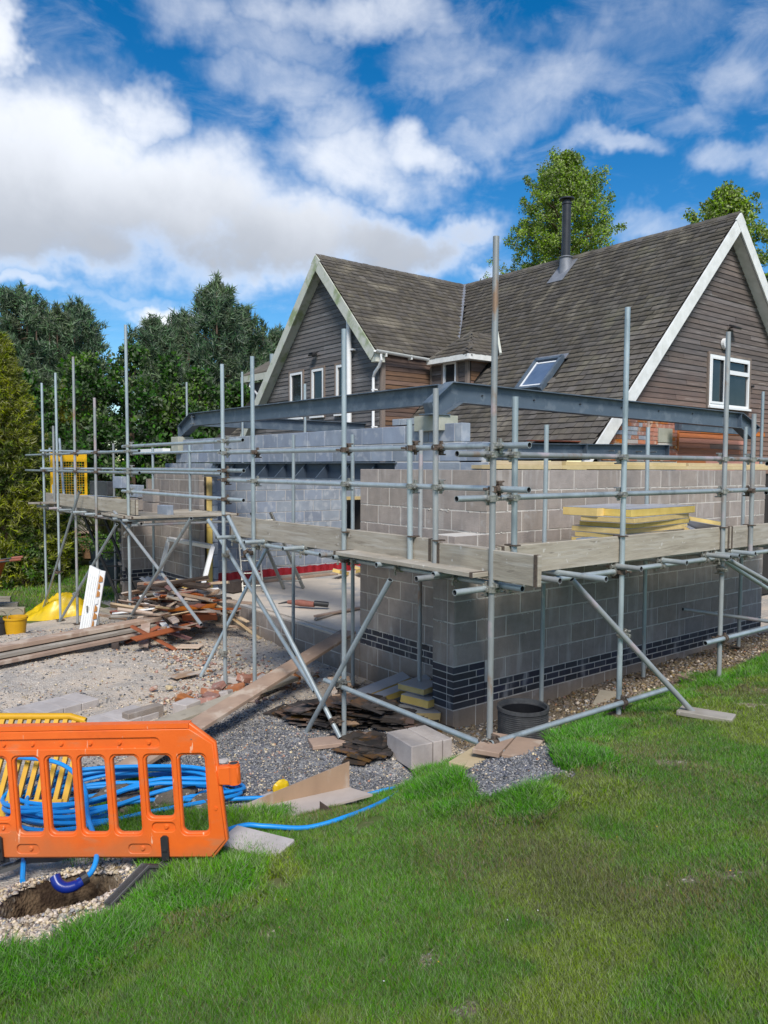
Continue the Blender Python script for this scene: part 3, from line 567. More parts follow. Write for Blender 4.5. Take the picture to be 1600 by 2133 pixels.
MB().box((.18, 4.45, 2.549), (.34, 5.3, .014)).build('bottom_plate', M['steel'], lt); MB().box((.25, 4.45, 2.664), (.012, 5.3, .215)).build('web', M['darksteel'], lt); MB().box((.26, 4.45, 2.778), (.20, 5.3, .012)).build('top_plate', M['steel'], lt)
for i in range(9): y = 2.25+i*.575; MB().prism([(.243, y, 2.77), (.243, y, 2.557), (.03, y, 2.557)], (0, .012, 0)).build('stiffener_plate', M['darksteel'], lt); MB().beam((.235, y+.006, 2.765), (.035, y+.006, 2.562), .016, .004, 0, (1, 0, 1)).build('stiffener_edge', M['steel'], lt)
for (x, y, z, a, b, c, lab) in ((.28, 1.14, 3.24, .30, .46, .18, 'pale concrete padstone under the cranked corner of the steel beams'), (.3, 8.62, 3.135, .32, .34, .32, 'pale concrete padstone under the far left end of the steel beam')):
    props(MB().box((x, y, z), (a, b, c), None, .006).build('padstone', M['pad']), lab, 'padstone')

# ================================================================ house
H = thing('house', 'timber clad house with steep shingle roofs and white barge boards behind the new blockwork', 'house', (8.8, 8, 0))
XR, ZR, KM = 8.86, 7.65, 1.037; YR, KW = 9.64, 1.066
zmain = lambda x: ZR-KM*abs(XR-x)
zwing = lambda y: ZR-KW*abs(YR-y)
# roof underlays (solid slabs) under the shingles
def slabpoly(name, pts, m, th=.10):
    pts = [Vector(p) for p in pts]; n = (pts[1]-pts[0]).cross(pts[2]-pts[0]).normalized()
    if n.z < 0: n = -n
    return MB().prism([p-n*.035 for p in pts], -n*th).build(name, m, H)
vx, vz = XR-(ZR-zwing(7.36))/KM, zwing(7.36)
slabpoly('roof_deck', [(4.50, 2.03, zmain(4.50)), (XR, 2.03, ZR), (XR, YR, ZR), (vx, 7.44, vz), (vx-.3, 7.44, zmain(vx-.3)), (4.50, 7.44, zmain(4.50))], M['under'])
slabpoly('roof_deck', [(XR, 2.03, ZR), (13.3, 2.03, zmain(13.3)), (13.3, 17, zmain(13.3)), (XR, 17, ZR)], M['shingle'])
slabpoly('roof_deck', [(4.12, 7.36, zwing(7.36)), (4.12, YR, ZR), (XR, YR, ZR), (vx, 7.36, vz)], M['under'])
slabpoly('roof_deck', [(4.12, YR, ZR), (4.12, 13.6, zwing(13.6)), (XR, 13.6, zwing(13.6)), (XR, YR, ZR)], M['shingle'])
slabpoly('roof_deck', [(XR, YR, ZR), (XR, 17, ZR), (4.5, 17, zmain(4.5)), (4.5, 13.6, zmain(4.5)), (XR, 13.6, zmain(XR)-1)], M['under'])
# shingles
SH = []
def shingle_field(o, du, dv, nu, nv, wid, keep, jitter=1.):
    du = Vector(du).normalized(); dv = Vector(dv).normalized(); n = du.cross(dv).normalized()
    if n.z < 0: n = -n
    exp = .142
    for j in range(nv):
        u = -random.random()*wid
        while u < nu:
            w = wid*random.uniform(.75, 1.25); c = Vector(o)+du*(u+w/2)+dv*(j*exp)
            if u < 0: w = w+u; u = 0; c = Vector(o)+du*(u+w/2)+dv*(j*exp)
            if w > .03 and keep(c+dv*.07):
                l = exp*1.28; g = .006; lift = .024+random.random()*.008; s0 = random.gauss(0, .005)
                a = c-du*(w/2-g/2)+dv*(s0); b = c+du*(w/2-g/2)+dv*(s0+random.gauss(0, .003))
                SH.append((a+n*lift, b+n*lift, b+dv*l+n*.002, a+dv*l+n*.002, n, c))
            u += w
sw = .17
cosM = 1/math.sqrt(1+KM*KM)
def sky_hole(c): return 3.95 < c.y < 4.68 and 5.50 < c.x < 6.16
def in_dormer(c): return c.y > 6.02 and 5.5 < c.x and c.z < 5.12+.9*(c.y-6.0) and c.z < 5.66 and c.x < 6.9
shingle_field((4.46, 2.0, zmain(4.46)), (0, 1, 0), (1, 0, KM), 13.9, 45, sw, lambda c: c.x < XR and (c.y < 7.43 or c.z > zwing(c.y)+.02) and not sky_hole(c) and not in_dormer(c))
shingle_field((4.08, 7.34, zwing(7.34)), (1, 0, 0), (0, 1, KW), 4.8, 24, sw, lambda c: c.y < YR and c.z > zmain(c.x)-.0)
# dormer roof geometry
dz0, dk = 5.12, .89
A_ = Vector((5.53, 7.3, dz0)); B_ = Vector((5.53, 6.0, dz0)); AP = Vector((6.18, 6.65, dz0+.65*dk)); RE = Vector((XR-(ZR-AP.z)/KM, 6.65, AP.z)); BE = Vector((XR-(ZR-dz0)/KM, 6.0, dz0))
def tri_in(c, P3):
    r = True
    for i in range(len(P3)):
        a = P3[i]; b = P3[(i+1) % len(P3)]; r = r and ((b.x-a.x)*(c.y-a.y)-(b.y-a.y)*(c.x-a.x)) >= -1e-4
    return r
slabpoly('roof_deck', [A_, B_, AP], M['under'], .05); slabpoly('roof_deck', [B_, BE, RE, AP], M['under'], .05)
shingle_field((5.51, 5.98, dz0-.02), (0, 1, 0), (1, 0, dk), 1.35, 7, .15, lambda c: c.x-5.53 < min(c.y-6.0, 7.3-c.y)+.01)
shingle_field((5.50, 5.98, dz0-.02), (1, 0, 0), (0, 1, dk), 1.5, 7, .15, lambda c: c.y-6.0 < c.x-5.53+.01 and c.x < BE.x+(c.y-6)*(RE.x-BE.x)/.65 and c.y < 6.66)
SH.sort(key=lambda s: (s[5]-CAM).length)
def shv(s): a, b, c, d, n, _ = s; t = n*.021; return [a, b, c, d, a-t, b-t]
for s in SH[:300]:
    v = shv(s); o = v[0]; MB().add(v, [(0, 1, 2, 3), (4, 5, 1, 0)]).build('shingle', M['shingle1'], H)
V = []; Fq = []
for s in SH[300:]: b = len(V); V += [tuple(q-Vector(H.location)) for q in shv(s)]; Fq += [(b, b+1, b+2, b+3), (b+4, b+5, b+1, b)]
so_ = numesh('roof_shingles', V, Fq, M['shingle'], H, loc=H.location); so_['kind'] = 'stuff'
# ridge and hip tiles
def ridge(p, q, n, w=.15):
    p = Vector(p); q = Vector(q); d = (q-p)/n; s = d.cross(Vector((0, 0, 1))).normalized()
    for i in range(n):
        a = p+d*i+Vector((0, 0, .03+.004*(i % 2))); b = a+d*1.06; dn = Vector((0, 0, -w*.75))
        MB().add([a-s*w*.75+dn, a, a+s*w*.75+dn, b-s*w*.75+dn, b-Vector((0, 0, .012)), b+s*w*.75+dn], [(0, 3, 4, 1), (1, 4, 5, 2), (0, 1, 2)]).build('ridge_shingle', M['shingle1'], H)
ridge((XR, 2.0, ZR), (XR, 16, ZR), 60); ridge((4.08, YR, ZR), (XR, YR, ZR), 26)
ridge(B_, AP, 6, .10); ridge(A_, AP, 6, .10); ridge(AP, RE, 3, .1)
MB().beam((vx-.05, 7.45, vz+.03), (XR, YR, ZR+.02), .13, .05).build('lead_valley', M['lead'], H)
# ---- gable claddings
def clad(ax, face, z0, z1, lims, m, holes=(), exp=.098, cut=1.9, mf=None):
    """boards on a gable; lims(z) -> (u0,u1); holes (u0,u1,z0,z1)"""
    z = z0
    while z < z1:
        a, b = lims(z); a2, b2 = lims(z+exp)
        segs = [(a, b)]
        for (h0, h1, hz0, hz1) in holes:
            if z+exp*.5 > hz0 and z+exp*.5 < hz1:
                ns = []
                for s, e in segs:
                    if h0 > s+.02: ns.append((s, min(e, h0)))
                    if h1 < e-.02: ns.append((max(s, h1), e))
                    if h1 <= s or h0 >= e: ns.append((s, e)) if (s, e) not in ns else None
                segs = [q for q in dict.fromkeys(ns) if q[1]-q[0] > .04]
        for s, e in segs:
            if e-s < .05: continue
            cuts = [s]; q = s+random.uniform(.7, 3.2)
            while q < e-.5: cuts.append(q); q += random.uniform(2.0, 3.6)
            cuts.append(e)
            for s1, e1 in zip(cuts[:-1], cuts[1:]):
                t1, t2 = (a2 if abs(s1-a) < 1e-6 else s1+.0015), (b2 if abs(e1-b) < 1e-6 else e1-.0015)
                j = random.gauss(0, .0015); pr0, pr1 = .026+j, .012+j
                pts = [(s1, z+.004, pr0), (e1-.003, z+.004, pr0), (t2-.003, z+exp+.004, pr1), (t1, z+exp+.004, pr1), (s1, z+.004, 0), (e1-.003, z+.004, 0), (t2-.003, z+exp, 0), (t1, z+exp, 0)]
                vs = [((u, face-p, zz) if ax == 'x' else (face-p, u, zz)) for u, zz, p in pts]
                mm = mf((s1+e1)/2, z) if mf else m
                MB().add(vs, [(0, 1, 2, 3), (4, 5, 1, 0), (3, 2, 6, 7), (0, 3, 7, 4), (1, 5, 6, 2)]).build('cladding_board', mm, H)
        z += exp
GY = 2.25
def mainlims(z):
    a = XR-(ZR-z)/KM+.12; b = 2*XR-a; return (max(a, 7.27 if z < 3.68 else a), min(b, 12.6))
clad('x', GY, 2.62, 7.35, mainlims, M['clad'], holes=[(8.24, 9.91, 3.86, 5.0), (8.9, 9.6, 2.0, 2.5)], mf=lambda u, z: M['cladr'] if z < 3.6 and u < 9.4 else M['clad'])
MB().prism([(4.9, GY+.01, 0), (12.6, GY+.01, 0), (12.6, GY+.01, zmain(12.6)-.1), (XR, GY+.01, ZR-.15), (4.9, GY+.01, zmain(4.9)-.1)], (0, .2, 0)).build('gable_wall', M['under'], H)
def br_field(u0, u1, z0, z1, mf):
    z = z0; r = 0
    while z < z1:
        u = u0-(r % 2)*.1125+(r % 3)*.02
        while u < u1:
            a = max(u, u0, XR-(ZR-z)/KM+.10); b = min(u+(.225 if r % 2 else .1125+.1125*((int(u*9)) % 2)), u1)
            if b-a > .03: piece('brick', (round(b-a-.009, 2), .06, .066), mf(a, z), H, ((a+b)/2, GY-.022+random.gauss(0, .002), z+.0375), ch=.002)
            u = b if b > u else u+.225
        z += .075; r += 1
br_field(4.95, 6.25, 2.85, 3.78, lambda u, z: (M['grey'] if random.random() < .38 else M['red']) if z > 3.2 else (M['stained'] if random.random() < .7 else M['paleblock']))
br_field(6.33, 7.25, 2.85, 3.62, lambda u, z: M['stained'])
piece('mortar', (2.35, .03, .95), M['mortar'], H, (6.08, GY-.02, 3.3), ch=0)
MB().box((6.80, GY-.055, 3.32), (.44, .05, .26), None, .005).build('padstone', M['pad'], H); MB().box((6.80, GY-.055, 3.155), (.44, .05, .05), None, .003).build('mortar_bed', M['mortar'], H)
MB().box((6.29, GY-.03, 3.35), (.06, .07, .95), None, .004).build('wall_edge_strip', M['plank'], H)
MB().beam((7.24, GY-.05, 3.66), (7.24, GY-.05, 3.05), .03, .05).build('cladding_edge', M['cladr'], H)
MB().beam((5.0, GY-.09, 2.98), (7.1, GY-.09, 2.98), .03, .06).build('angle_iron', M['copper'], H)
# barge boards
def barge(p, q, w, ax, m, th=.03):
    p = Vector(p); q = Vector(q); d = (q-p).normalized(); up = Vector((0, 0, 1)); n = up-d*up.dot(d); n.normalize()
    return MB().prism([p-n*.02, q-n*.02, q-n*w, p-n*(w)], Vector(ax)*th).build('barge_board', m, H)
barge((XR, 1.99, ZR+.02), (4.42, 1.99, zmain(4.42)+.02), .25, (0, -1, 0), M['white']); barge((XR, 1.986, ZR+.02), (13.2, 1.986, zmain(13.2)+.02), .25, (0, -1, 0), M['white'])
MB().prism([(4.40, 2.02, zmain(4.40)-.28), (XR, 2.02, ZR-.28), (XR, 2.24, ZR-.28), (4.40, 2.24, zmain(4.40)-.28)], (0, 0, .02)).build('soffit', M['white'], H)
MB().prism([(13.2, 2.02, zmain(13.2)-.28), (XR, 2.02, ZR-.28), (XR, 2.24, ZR-.28), (13.2, 2.24, zmain(13.2)-.28)], (0, 0, .02)).build('soffit', M['white'], H)
barge((4.08, YR, ZR+.02), (4.08, 7.30, zwing(7.30)+.02), .25, (-1, 0, 0), M['mossy']); barge((4.076, YR, ZR+.02), (4.076, 13.7, zwing(13.7)+.02), .25, (-1, 0, 0), M['mossy'])
MB().prism([(4.10, 13.7, zwing(13.7)-.26), (4.10, YR, ZR-.26), (4.33, YR, ZR-.26), (4.33, 13.7, zwing(13.7)-.26)], (0, 0, .02)).build('soffit', M['mossy'], H)
MB().box((4.2, 7.40, 5.07), (.25, .16, .22), None, .004).build('boxed_eave_end', M['mossy'], H)
# wing gable
WX = 4.34
def winglims(z): a = YR-(ZR-z)/KW+.06; b = YR+(ZR-z)/KW-.06; return (max(a, 7.52), min(b, 13.3))
WIN = [(10.56, 11.26), (9.62, 10.24), (8.57, 9.19)]
clad('y', WX, 2.85, 7.35, winglims, M['clad2'], holes=[(a, b, 3.9, 5.13) for a, b in WIN])
MB().prism([(WX+.01, 7.5, 0), (WX+.01, 13.4, 0), (WX+.01, 13.4, zwing(13.4)-.1), (WX+.01, YR, ZR-.15), (WX+.01, 7.5, zwing(7.5)-.1)], (.2, 0, 0)).build('gable_wall', M['under'], H)
# wing side wall boards (brown, sheltered)
def sidel(z): return (4.37, min(5.80, XR-(ZR-z)/KM) if z > 4.4 else XR-(ZR-z)/KM)
clad('x', 7.47, 2.95, 5.18, lambda z: (4.42, max(4.5, min(5.74, XR-(ZR-z)/KM))), M['clad3'])
MB().box((5.0, 7.56, 3.4), (1.3, .15, 3.6)).build('side_wall', M['under'], H)
MB().box((4.37, 7.455, 4.0), (.10, .07, 2.5), None, .004).build('corner_post', M['post'], H)
# windows
def window(ax, u0, u1, z0, z1, face, panes, surround=.05, fr=.045):
    f = MB(); P3 = (lambda u, p, z: (u, face-p, z)) if ax == 'x' else (lambda u, p, z: (face-p, u, z))
    def bar(a, b, c, d, p0, p1): f.add([P3(u, p, z) for u in (a, b) for p in (p0, p1) for z in (c, d)], [(0, 1, 3, 2), (4, 6, 7, 5), (0, 4, 5, 1), (2, 3, 7, 6), (0, 2, 6, 4), (1, 5, 7, 3)])
    bar(u0, u1, z0, z0+fr, .0, .045); bar(u0, u1, z1-fr, z1, .0, .045); bar(u0, u0+fr, z0+fr, z1-fr, .0, .045); bar(u1-fr, u1, z0+fr, z1-fr, .0, .045)
    w = f.build('window', M['upvc'], H)
    for (a, b, c, d, sash) in panes:
        if sash:
            f = MB(); s = .04; bar(a, b, c, c+s, .045, .06); bar(a, b, d-s, d, .045, .06); bar(a, a+s, c+s, d-s, .045, .06); bar(b-s, b, c+s, d-s, .045, .06); f.build('sash', M['upvc'], w)
        f = MB(); bar(a+.01, b-.01, c+.01, d-.01, .002, .012); f.build('pane', M['glass'], w)
    g = surround
    for (a, b, c, d) in ((u0-g, u0-.002, z0-g, z1+g), (u1+.002, u1+g, z0-g, z1+g), (u0, u1, z1+.002, z1+g)):
        f = MB(); bar(a, b, c, d, 0, .05); f.build('window_surround', M['post'], H)
    f = MB(); bar(u0-.03, u1+.03, z0-.045, z0-.002, 0, .09); f.build('window_sill', M['upvc'], H)
for a, b in WIN: window('y', a+.05, b-.05, 3.95, 5.08, WX, [(a+.10, b-.10, 4.0, 5.03, False)], fr=.06)
wn = window('x', 8.30, 9.85, 3.95, 4.94, GY, [(8.345, 8.86, 3.995, 4.895, True), (8.90, 9.805, 4.64, 4.895, True), (8.90, 9.805, 3.995, 4.60, False)])
for (a, b, c, d) in ((8.86, 8.90, 3.995, 4.895), (8.90, 9.805, 4.60, 4.64)): MB().box(((a+b)/2, GY-.03, (c+d)/2), (b-a, .06, d-c)).build('glazing_bar', M['upvc'], H)
# dormer
DX = 5.73
clad('y', DX, 3.6, 5.08, lambda z: (6.28, 7.44), M['clad'], holes=[(6.52, 7.02, 4.0, 5.08)])
MB().box((DX+.5, 6.83, 4.6), (.96, 1.2, 1.3)).build('dormer_body', M['under'], H)
clad('x', 6.23, 4.2, 5.08, lambda z: (5.80, max(5.86, XR-(ZR-z)/KM)), M['clad3'])
window('y', 6.56, 6.98, 4.05, 5.03, DX, [(6.61, 6.93, 4.10, 4.98, False)], .05, .05)
MB().box((DX-.01, 6.24, 4.6), (.07, .09, 1.0), None, .003).build('corner_post', M['post'], H); MB().box((DX-.01, 7.40, 4.6), (.05, .06, 1.0), None, .003).build('corner_post', M['post'], H)
MB().box((5.51, 6.66, 5.06), (.03, 1.32, .11)).build('fascia', M['white'], H); MB().box((5.96, 5.985, 5.06), (.92, .03, .11)).build('fascia', M['white'], H)
MB().prism([(5.52, 5.99, 5.01), (6.4, 5.99, 5.01), (6.4, 6.22, 5.01), (5.72, 6.22, 5.01), (5.72, 7.3, 5.01), (5.52, 7.3, 5.01)], (0, 0, .012)).build('soffit', M['white'], H)
MB().beam(BE+Vector((.02, -.03, .02)), RE+Vector((.02, -.03, .05)), .05, .16).build('verge_flashing', M['mossy'], H)
# skylight
sl_ = MB(); ks = 1/math.sqrt(1+KM*KM); dS = Vector((ks, 0, KM*ks)); nS = Vector((-KM*ks, 0, ks))
def onroof(x, y, h=0): return Vector((x, y, zmain(x)))+nS*h
for (x0, y0, x1, y1) in ((5.54, 3.98, 5.54, 4.65), (6.12, 3.98, 6.12, 4.65), (5.50, 4.0, 6.16, 4.0), (5.50, 4.63, 6.16, 4.63)): sl_.beam(onroof(x0, y0, .055), onroof(x1, y1, .055), .06, .11, up=nS)
sw_ = sl_.build('roof_window', M['steel'], H)
sl_ = MB()
for (x0, y0, x1, y1) in ((5.60, 4.05, 5.60, 4.58), (6.06, 4.05, 6.06, 4.58), (5.57, 4.05, 6.09, 4.05), (5.57, 4.58, 6.09, 4.58)): sl_.beam(onroof(x0, y0, .05), onroof(x1, y1, .05), .03, .05, up=nS)
sl_.build('sash', M['upvc'], sw_); MB().prism([onroof(5.56, 4.03, .05), onroof(6.10, 4.03, .05), onroof(6.10, 4.60, .05), onroof(5.56, 4.60, .05)], nS*.012).build('pane', M['skyglass'], sw_)
MB().prism([onroof(6.13, 3.94, .02), onroof(6.24, 3.94, .02), onroof(6.24, 4.70, .02), onroof(6.13, 4.70, .02)], nS*.012).build('lead_apron', M['lead'], H)
# flue
fx, fy = 8.55, 5.95
fl = MB().lathe((fx, fy, 7.1), [(.10, 0), (.10, 1.68), (.115, 1.69), (.115, 1.73), (.08, 1.74), (.08, 1.79), (.17, 1.80), (.17, 1.83), (.0, 1.85)], 20).build('flue_pipe', M['blackmetal'], H, smooth=True)
MB().lathe((fx, fy, 7.15), [(.19, -.05), (.155, .15), (.135, .42), (.16, .43), (.16, .45), (.10, .47)], 20).build('flue_collar', M['lead'], fl, smooth=True)
MB().prism([onroof(8.2, 5.75, .02), onroof(8.75, 5.75, .02), onroof(8.75, 6.2, .02), onroof(8.2, 6.2, .02)], nS*.012).build('flue_flashing', M['lead'], fl)
# gutters and pipes
g = MB()
for i in range(7):
    a = math.pi*(i/6); pass
def gutter(p, q, r, m, nm='gutter'):
    p = Vector(p); q = Vector(q); R = frame(q-p); n = 8; vs = []
    for P_ in (p, q):
        for rr_ in (r, r*.86):
            for i in range(n+1):
                a = math.pi+math.pi*i/n; vs.append(P_+R @ Vector((0, rr_*math.cos(a), rr_*math.sin(a))))
    k = n+1; fs = []
    for i in range(n): fs += [(i, i+1, 2*k+i+1, 2*k+i), (k+i, 3*k+i, 3*k+i+1, k+i+1)]
    fs += [(0, 2*k, 3*k, k), (n, k+n, 3*k+n, 2*k+n)]
    return MB().add(vs, fs).build(nm, m, H, smooth=True)
gutter((4.02, 7.27, 5.20), (5.5, 7.27, 5.14), .058, M['white'])
for x in (4.3, 5.0): MB().box((x, 7.29, 5.12), (.03, .12, .10)).build('gutter_bracket', M['white'], H)
MB().path([(4.18, 7.27, 5.12), (4.18, 7.27, 5.0), (4.20, 7.36, 4.88), (4.22, 7.55, 4.76), (4.24, 7.62, 4.66), (4.24, 7.62, 3.0)], .034, 10).build('downpipe', M['upvc'], H, smooth=True)
for z in (4.4, 3.6): MB().box((4.27, 7.62, z), (.10, .10, .03)).build('pipe_clip', M['upvc'], H)
MB().path([(4.22, 8.49, 2.9), (4.22, 8.52, 6.03)], .06, 12).build('soil_pipe', M['upvc'], H, smooth=True)
for z in (4.2, 5.35): MB().box((4.26, 8.45, z), (.1, .2, .035)).build('pipe_clip', M['upvc'], H)
gutter((4.38, 2.1, 3.02), (4.38, 7.3, 3.02), .07, M['copper'])
MB().box((4.47, 4.7, 2.98), (.03, 5.3, .16)).build('fascia', M['darkwood'], H)
MB().beam((4.42, 2.3, 3.16), (4.50, 3.3, 3.20), .3, .02).build('lead_apron', M['copper'], H)
# lamps on the gables
def flood(p, ax, tilt=.5):
    p = Vector(p); d = Vector(ax); f = MB().box(p+d*.14, (.16, .20, .04) if abs(d.x) > .5 else (.22, .16, .04), Matrix.Rotation(-tilt if abs(d.x) > .5 else tilt, 3, 'Y' if abs(d.x) > .5 else 'X'), .004).build('flood_light', M['black'], H)
    MB().beam(p, p+d*.13, .03, .02).build('bracket', M['black'], f); return f
fo = flood((WX, 9.98, 5.43), (-1, 0, 0)); MB().box((4.185, 9.98, 5.415), (.14, .17, .006), Matrix.Rotation(.5, 3, 'Y')).build('lens', M['glass'], fo)
flood((9.04, GY, 5.52), (0, -1, 0), .45)
MB().prism([(8.82+.11*math.cos(a), GY-.03, 5.18+.11*math.sin(a)) for a in [i*math.pi/10 for i in range(20)]], (0, -.07, 0)).build('bulkhead_lamp', M['upvc'], H)
MB().tube((9.94, GY, 4.42), (9.94, GY-.10, 4.42), .025, 8, False).build('wall_tap', M['black'], H)
# rear extension seen left of the wing
R_ = thing('rear_extension', 'small rear roof with white gutter and downpipe seen left of the wing gable', 'building', (7, 15.5, 0))
MB().box((7.6, 15.0, 2.7), (3.0, 3.2, 5.4)).build('wall', M['clad2'], R_)
MB().prism([(5.9, 13.2, 5.55), (5.9, 16.9, 5.55), (8.9, 16.9, 7.2), (8.9, 13.2, 7.2)], (0, 0, .12)).build('roof', M['shingle1'], R_)
MB().box((5.88, 15.05, 5.52), (.04, 3.7, .2)).build('fascia', M['mossy'], R_)
MB().path([(5.95, 16.4, 5.42), (5.95, 16.4, 5.3), (6.05, 16.1, 5.0), (6.05, 16.1, 2.5)], .05, 8).build('downpipe', M['upvc'], R_, smooth=True)
MB().path([(6.3, 15.6, 5.5), (6.3, 15.6, 6.25)], .09, 10).build('vent_pipe', M['galv'], R_, smooth=True)

# ================================================================ scaffold
S = thing('scaffold', 'galvanised tube scaffold with timber boards wrapped round the new blockwork', 'scaffold', (-1.6, 0, 0))
TR = .02415
TM = [M['galv'], M['hollow']]
M['galv2'] = mat('worn rusty tube', (.36, .38, .38), (.27, .28, .28), 7, .5, .35, stretch=(1, 1, .5), rand=.15, c3=(.30, .20, .14), s3=3.5, t3=(.56, .68), extra=streaks((.50, .40, .42), .6, (3, 3, 3), .58, .66))
TM2 = [M['galv2'], M['hollow']]
def tube(name, a, b, r=TR, m=TM):
    if random.random() < .22: m = TM2
    o = MB().tube(a, b, r, 14).build(name, m, S, loc=a, smooth=True); return o
def coupler(p, d1, d2, m=None):
    """double coupler: a clip round each tube and a block between; d1, d2 tube directions, p on tube 1, tube 2 sits off to the side"""
    m = m or random.choice((M['rust'], M['fitting'], M['fitting']))
    p = Vector(p); d1 = Vector(d1).normalized(); d2 = Vector(d2).normalized(); mb = MB()
    off = d1.cross(d2).normalized()*.052
    for c, d in ((p, d1), (p+off, d2)):
        mb.tube(c-d*.020, c+d*.020, .0325, 10, False); mb.tube(c-d*.024, c-d*.016, .036, 10, False); mb.tube(c+d*.016, c+d*.024, .036, 10, False)
        s = off.normalized().cross(d).normalized(); sg = random.choice((-1, 1))
        mb.box(c+s*sg*.046, (.036, .036, .026), frame(d), .003); mb.tube(c+s*sg*.058-off.normalized()*.045, c+s*sg*.058+off.normalized()*.05, .0075, 6, False); mb.box(c+s*sg*.058-off.normalized()*.045, (.026, .026, .018), frame(off), .003)
        mb.box(c-s*sg*.042, (.03, .02, .03), frame(d), .003)
    mb.box(p+off*.5, (.05, .05, .04), frame(off), .004)
    return mb.build('coupler', m, S, loc=p)
XO, YO = -1.60, -1.65
def gbase(x, y): return gzi(x, y)-.02
# standards: (x, y, bottom, top, lean x, lean y)
ST = [(-1.62, YO, None, 4.45), (.05, YO, None, 4.14), (1.80, YO, None, 4.12), (2.38, YO, 1.80, 3.31), (-1.37, YO, 1.80, 3.27), (4.2, YO, None, 4.0),
      (XO, .35, None, 4.04), (XO, -.98, 1.90, 3.37), (XO, -.65, 1.88, 3.13), (XO, 2.18, None, 3.98), (XO, 2.95, None, 3.97), (XO, 6.30, None, 4.92), (XO, 7.92, None, 3.90), (XO, 9.14, None, 4.74), (XO, 10.30, None, 4.55), (XO, 11.32, None, 4.44), (XO, 10.54, 1.85, 3.52),
      (-.35, 1.95, None, 3.12), (-.35, 3.38, None, 3.16), (-.35, .67, None, 3.13), (-.35, 6.80, None, 3.10), (-.35, 8.52, None, 3.07), (-.35, 10.7, None, 3.2),
      (.43, -.42, None, 3.17), (2.31, -.42, None, 3.21), (4.6, -.42, None, 3.3), (5.2, YO, None, 3.6)]
SX = {}
for x, y, b, t in ST:
    zb = gbase(x, y)+.055 if b is None else b; e = .012; q = (x+random.uniform(-e, e), y+random.uniform(-e, e), t)
    tube('standard', (x, y, zb), q)
    if b is None: MB().box((x, y, zb-.004), (.15, .15, .008)).build('base_plate', M['rust'], S)
for p, q in (((1.2, 10.45, 2.7), (1.2, 10.45, 4.58)), ((1.2, 7.83, 2.7), (1.2, 7.83, 4.56)), ((1.2, 5.54, 2.9), (1.2, 5.54, 4.14)), ((6.95, .5, 2.75), (6.95, .5, 4.0))): tube('standard', p, q)
# guard rails and ledgers.  outside face of the standards on the right run, inside on the left run
o2 = .05
LX = [(2.82, -1.95, 3.3, 0), (2.485, -1.95, 3.3, 0), (1.785, -1.96, 3.4, 0), (.60, -1.66, .78, 0), (.955, 1.42, 4.6, 0)]
for z, a, b, k in LX:
    og = -1 if z < 1.5 else 1
    tube('ledger', (a, YO+o2*og, z), (b, YO+o2*og, z+random.uniform(-.008, .012)))
    for sx in (-1.62, .05, 1.80, 2.38, -1.37):
        if a < sx < b and not (z < 1.5 and sx in (2.38, -1.37)): coupler((sx, YO, z), (0, 0, 1), (og, 0, 0))
tube('ledger', (2.9, YO+.1, 2.78), (6.5, YO+.1, 2.80)); tube('ledger', (2.9, YO+.1, 2.45), (6.5, YO+.1, 2.47)); tube('ledger', (3.0, YO+.1, 1.76), (6.5, YO+.1, 1.78))
LY = [(2.885, -1.95, 3.06), (2.555, -1.95, 3.06), (1.815, -1.90, 2.90), (.565, -1.88, .62)]
for z, a, b in LY:
    og = -1 if z < 1.5 else 1
    tube('ledger', (XO+o2*og, a, z), (XO+o2*og, b, z+random.uniform(-.008, .012)))
    for sy in (YO, -.98, -.65, .35, 2.18, 2.95):
        if a < sy < b and (z > 1.7 or sy in (YO, .35)) and not (z < 2 and sy in (-.98, -.65)): coupler((XO, sy, z), (0, 0, 1), (0, -og, 0))
for z, a, b in ((3.035, 2.54, 6.68), (2.67, 2.52, 6.68), (2.315, 2.53, 6.72)):
    tube('ledger', (XO+o2, a, z), (XO+o2, b, z)); coupler((XO, 2.95, z), (0, 0, 1), (0, -1, 0)); coupler((XO, 6.30, z), (0, 0, 1), (0, -1, 0))
for z, a, b in ((2.955, 5.95, 13.0), (2.615, 5.95, 13.05), (1.83, 5.9, 11.6)):
    tube('ledger', (XO+o2, a, z), (XO+o2, b, z))
    for sy in (6.30, 7.92, 9.14, 10.3, 11.32): coupler((XO, sy, z), (0, 0, 1), (0, -1, 0))
for z in (2.97, 2.60): tube('ledger', (-.35, 9.6, z), (-.35, 5.6, z)) ; tube('ledger', (-1.7, 11.2, z+.06), (.4, 11.2, z+.06))
# transoms
for y in (2.72, 2.0, 1.15, .45, .22, -.45, -1.2): tube('transom', (XO-.22, y, 1.865), (-.22, y, 1.865)); coupler((XO+o2, y, 1.815), (0, 1, 0), (-1, 0, 0), M['fitting'])
tube('transom', (-1.98, -1.18, 1.84), (-.9, -1.18, 1.84)); tube('transom', (-1.30, -2.05, 1.87), (-1.30, -.3, 1.87)); tube('transom', (-.80, -2.1, 1.845), (-.80, -.3, 1.845))
for x in (.02, .75, 1.55, 1.72, 2.05, 3.0): tube('transom', (x, YO-.22, 1.838), (x, -.28, 1.838)); coupler((x, YO+o2, 1.785), (1, 0, 0), (0, 1, 0), M['fitting'])
for y in (6.1, 6.55, 7.3, 8.0, 8.7, 9.6, 10.3, 11.2): tube('transom', (XO-.18, y, 1.875), (-.2, y, 1.875))
tube('ledger', (-.40, -.3, 1.79), (-.40, 2.9, 1.79)); tube('ledger', (-.42, -.47, 1.78), (5, -.47, 1.78)); tube('ledger', (-.40, 6.0, 1.82), (-.40, 11.3, 1.82))
tube('ledger', (-1.66, 6.04, 1.80), (.1, 6.04, 1.80))
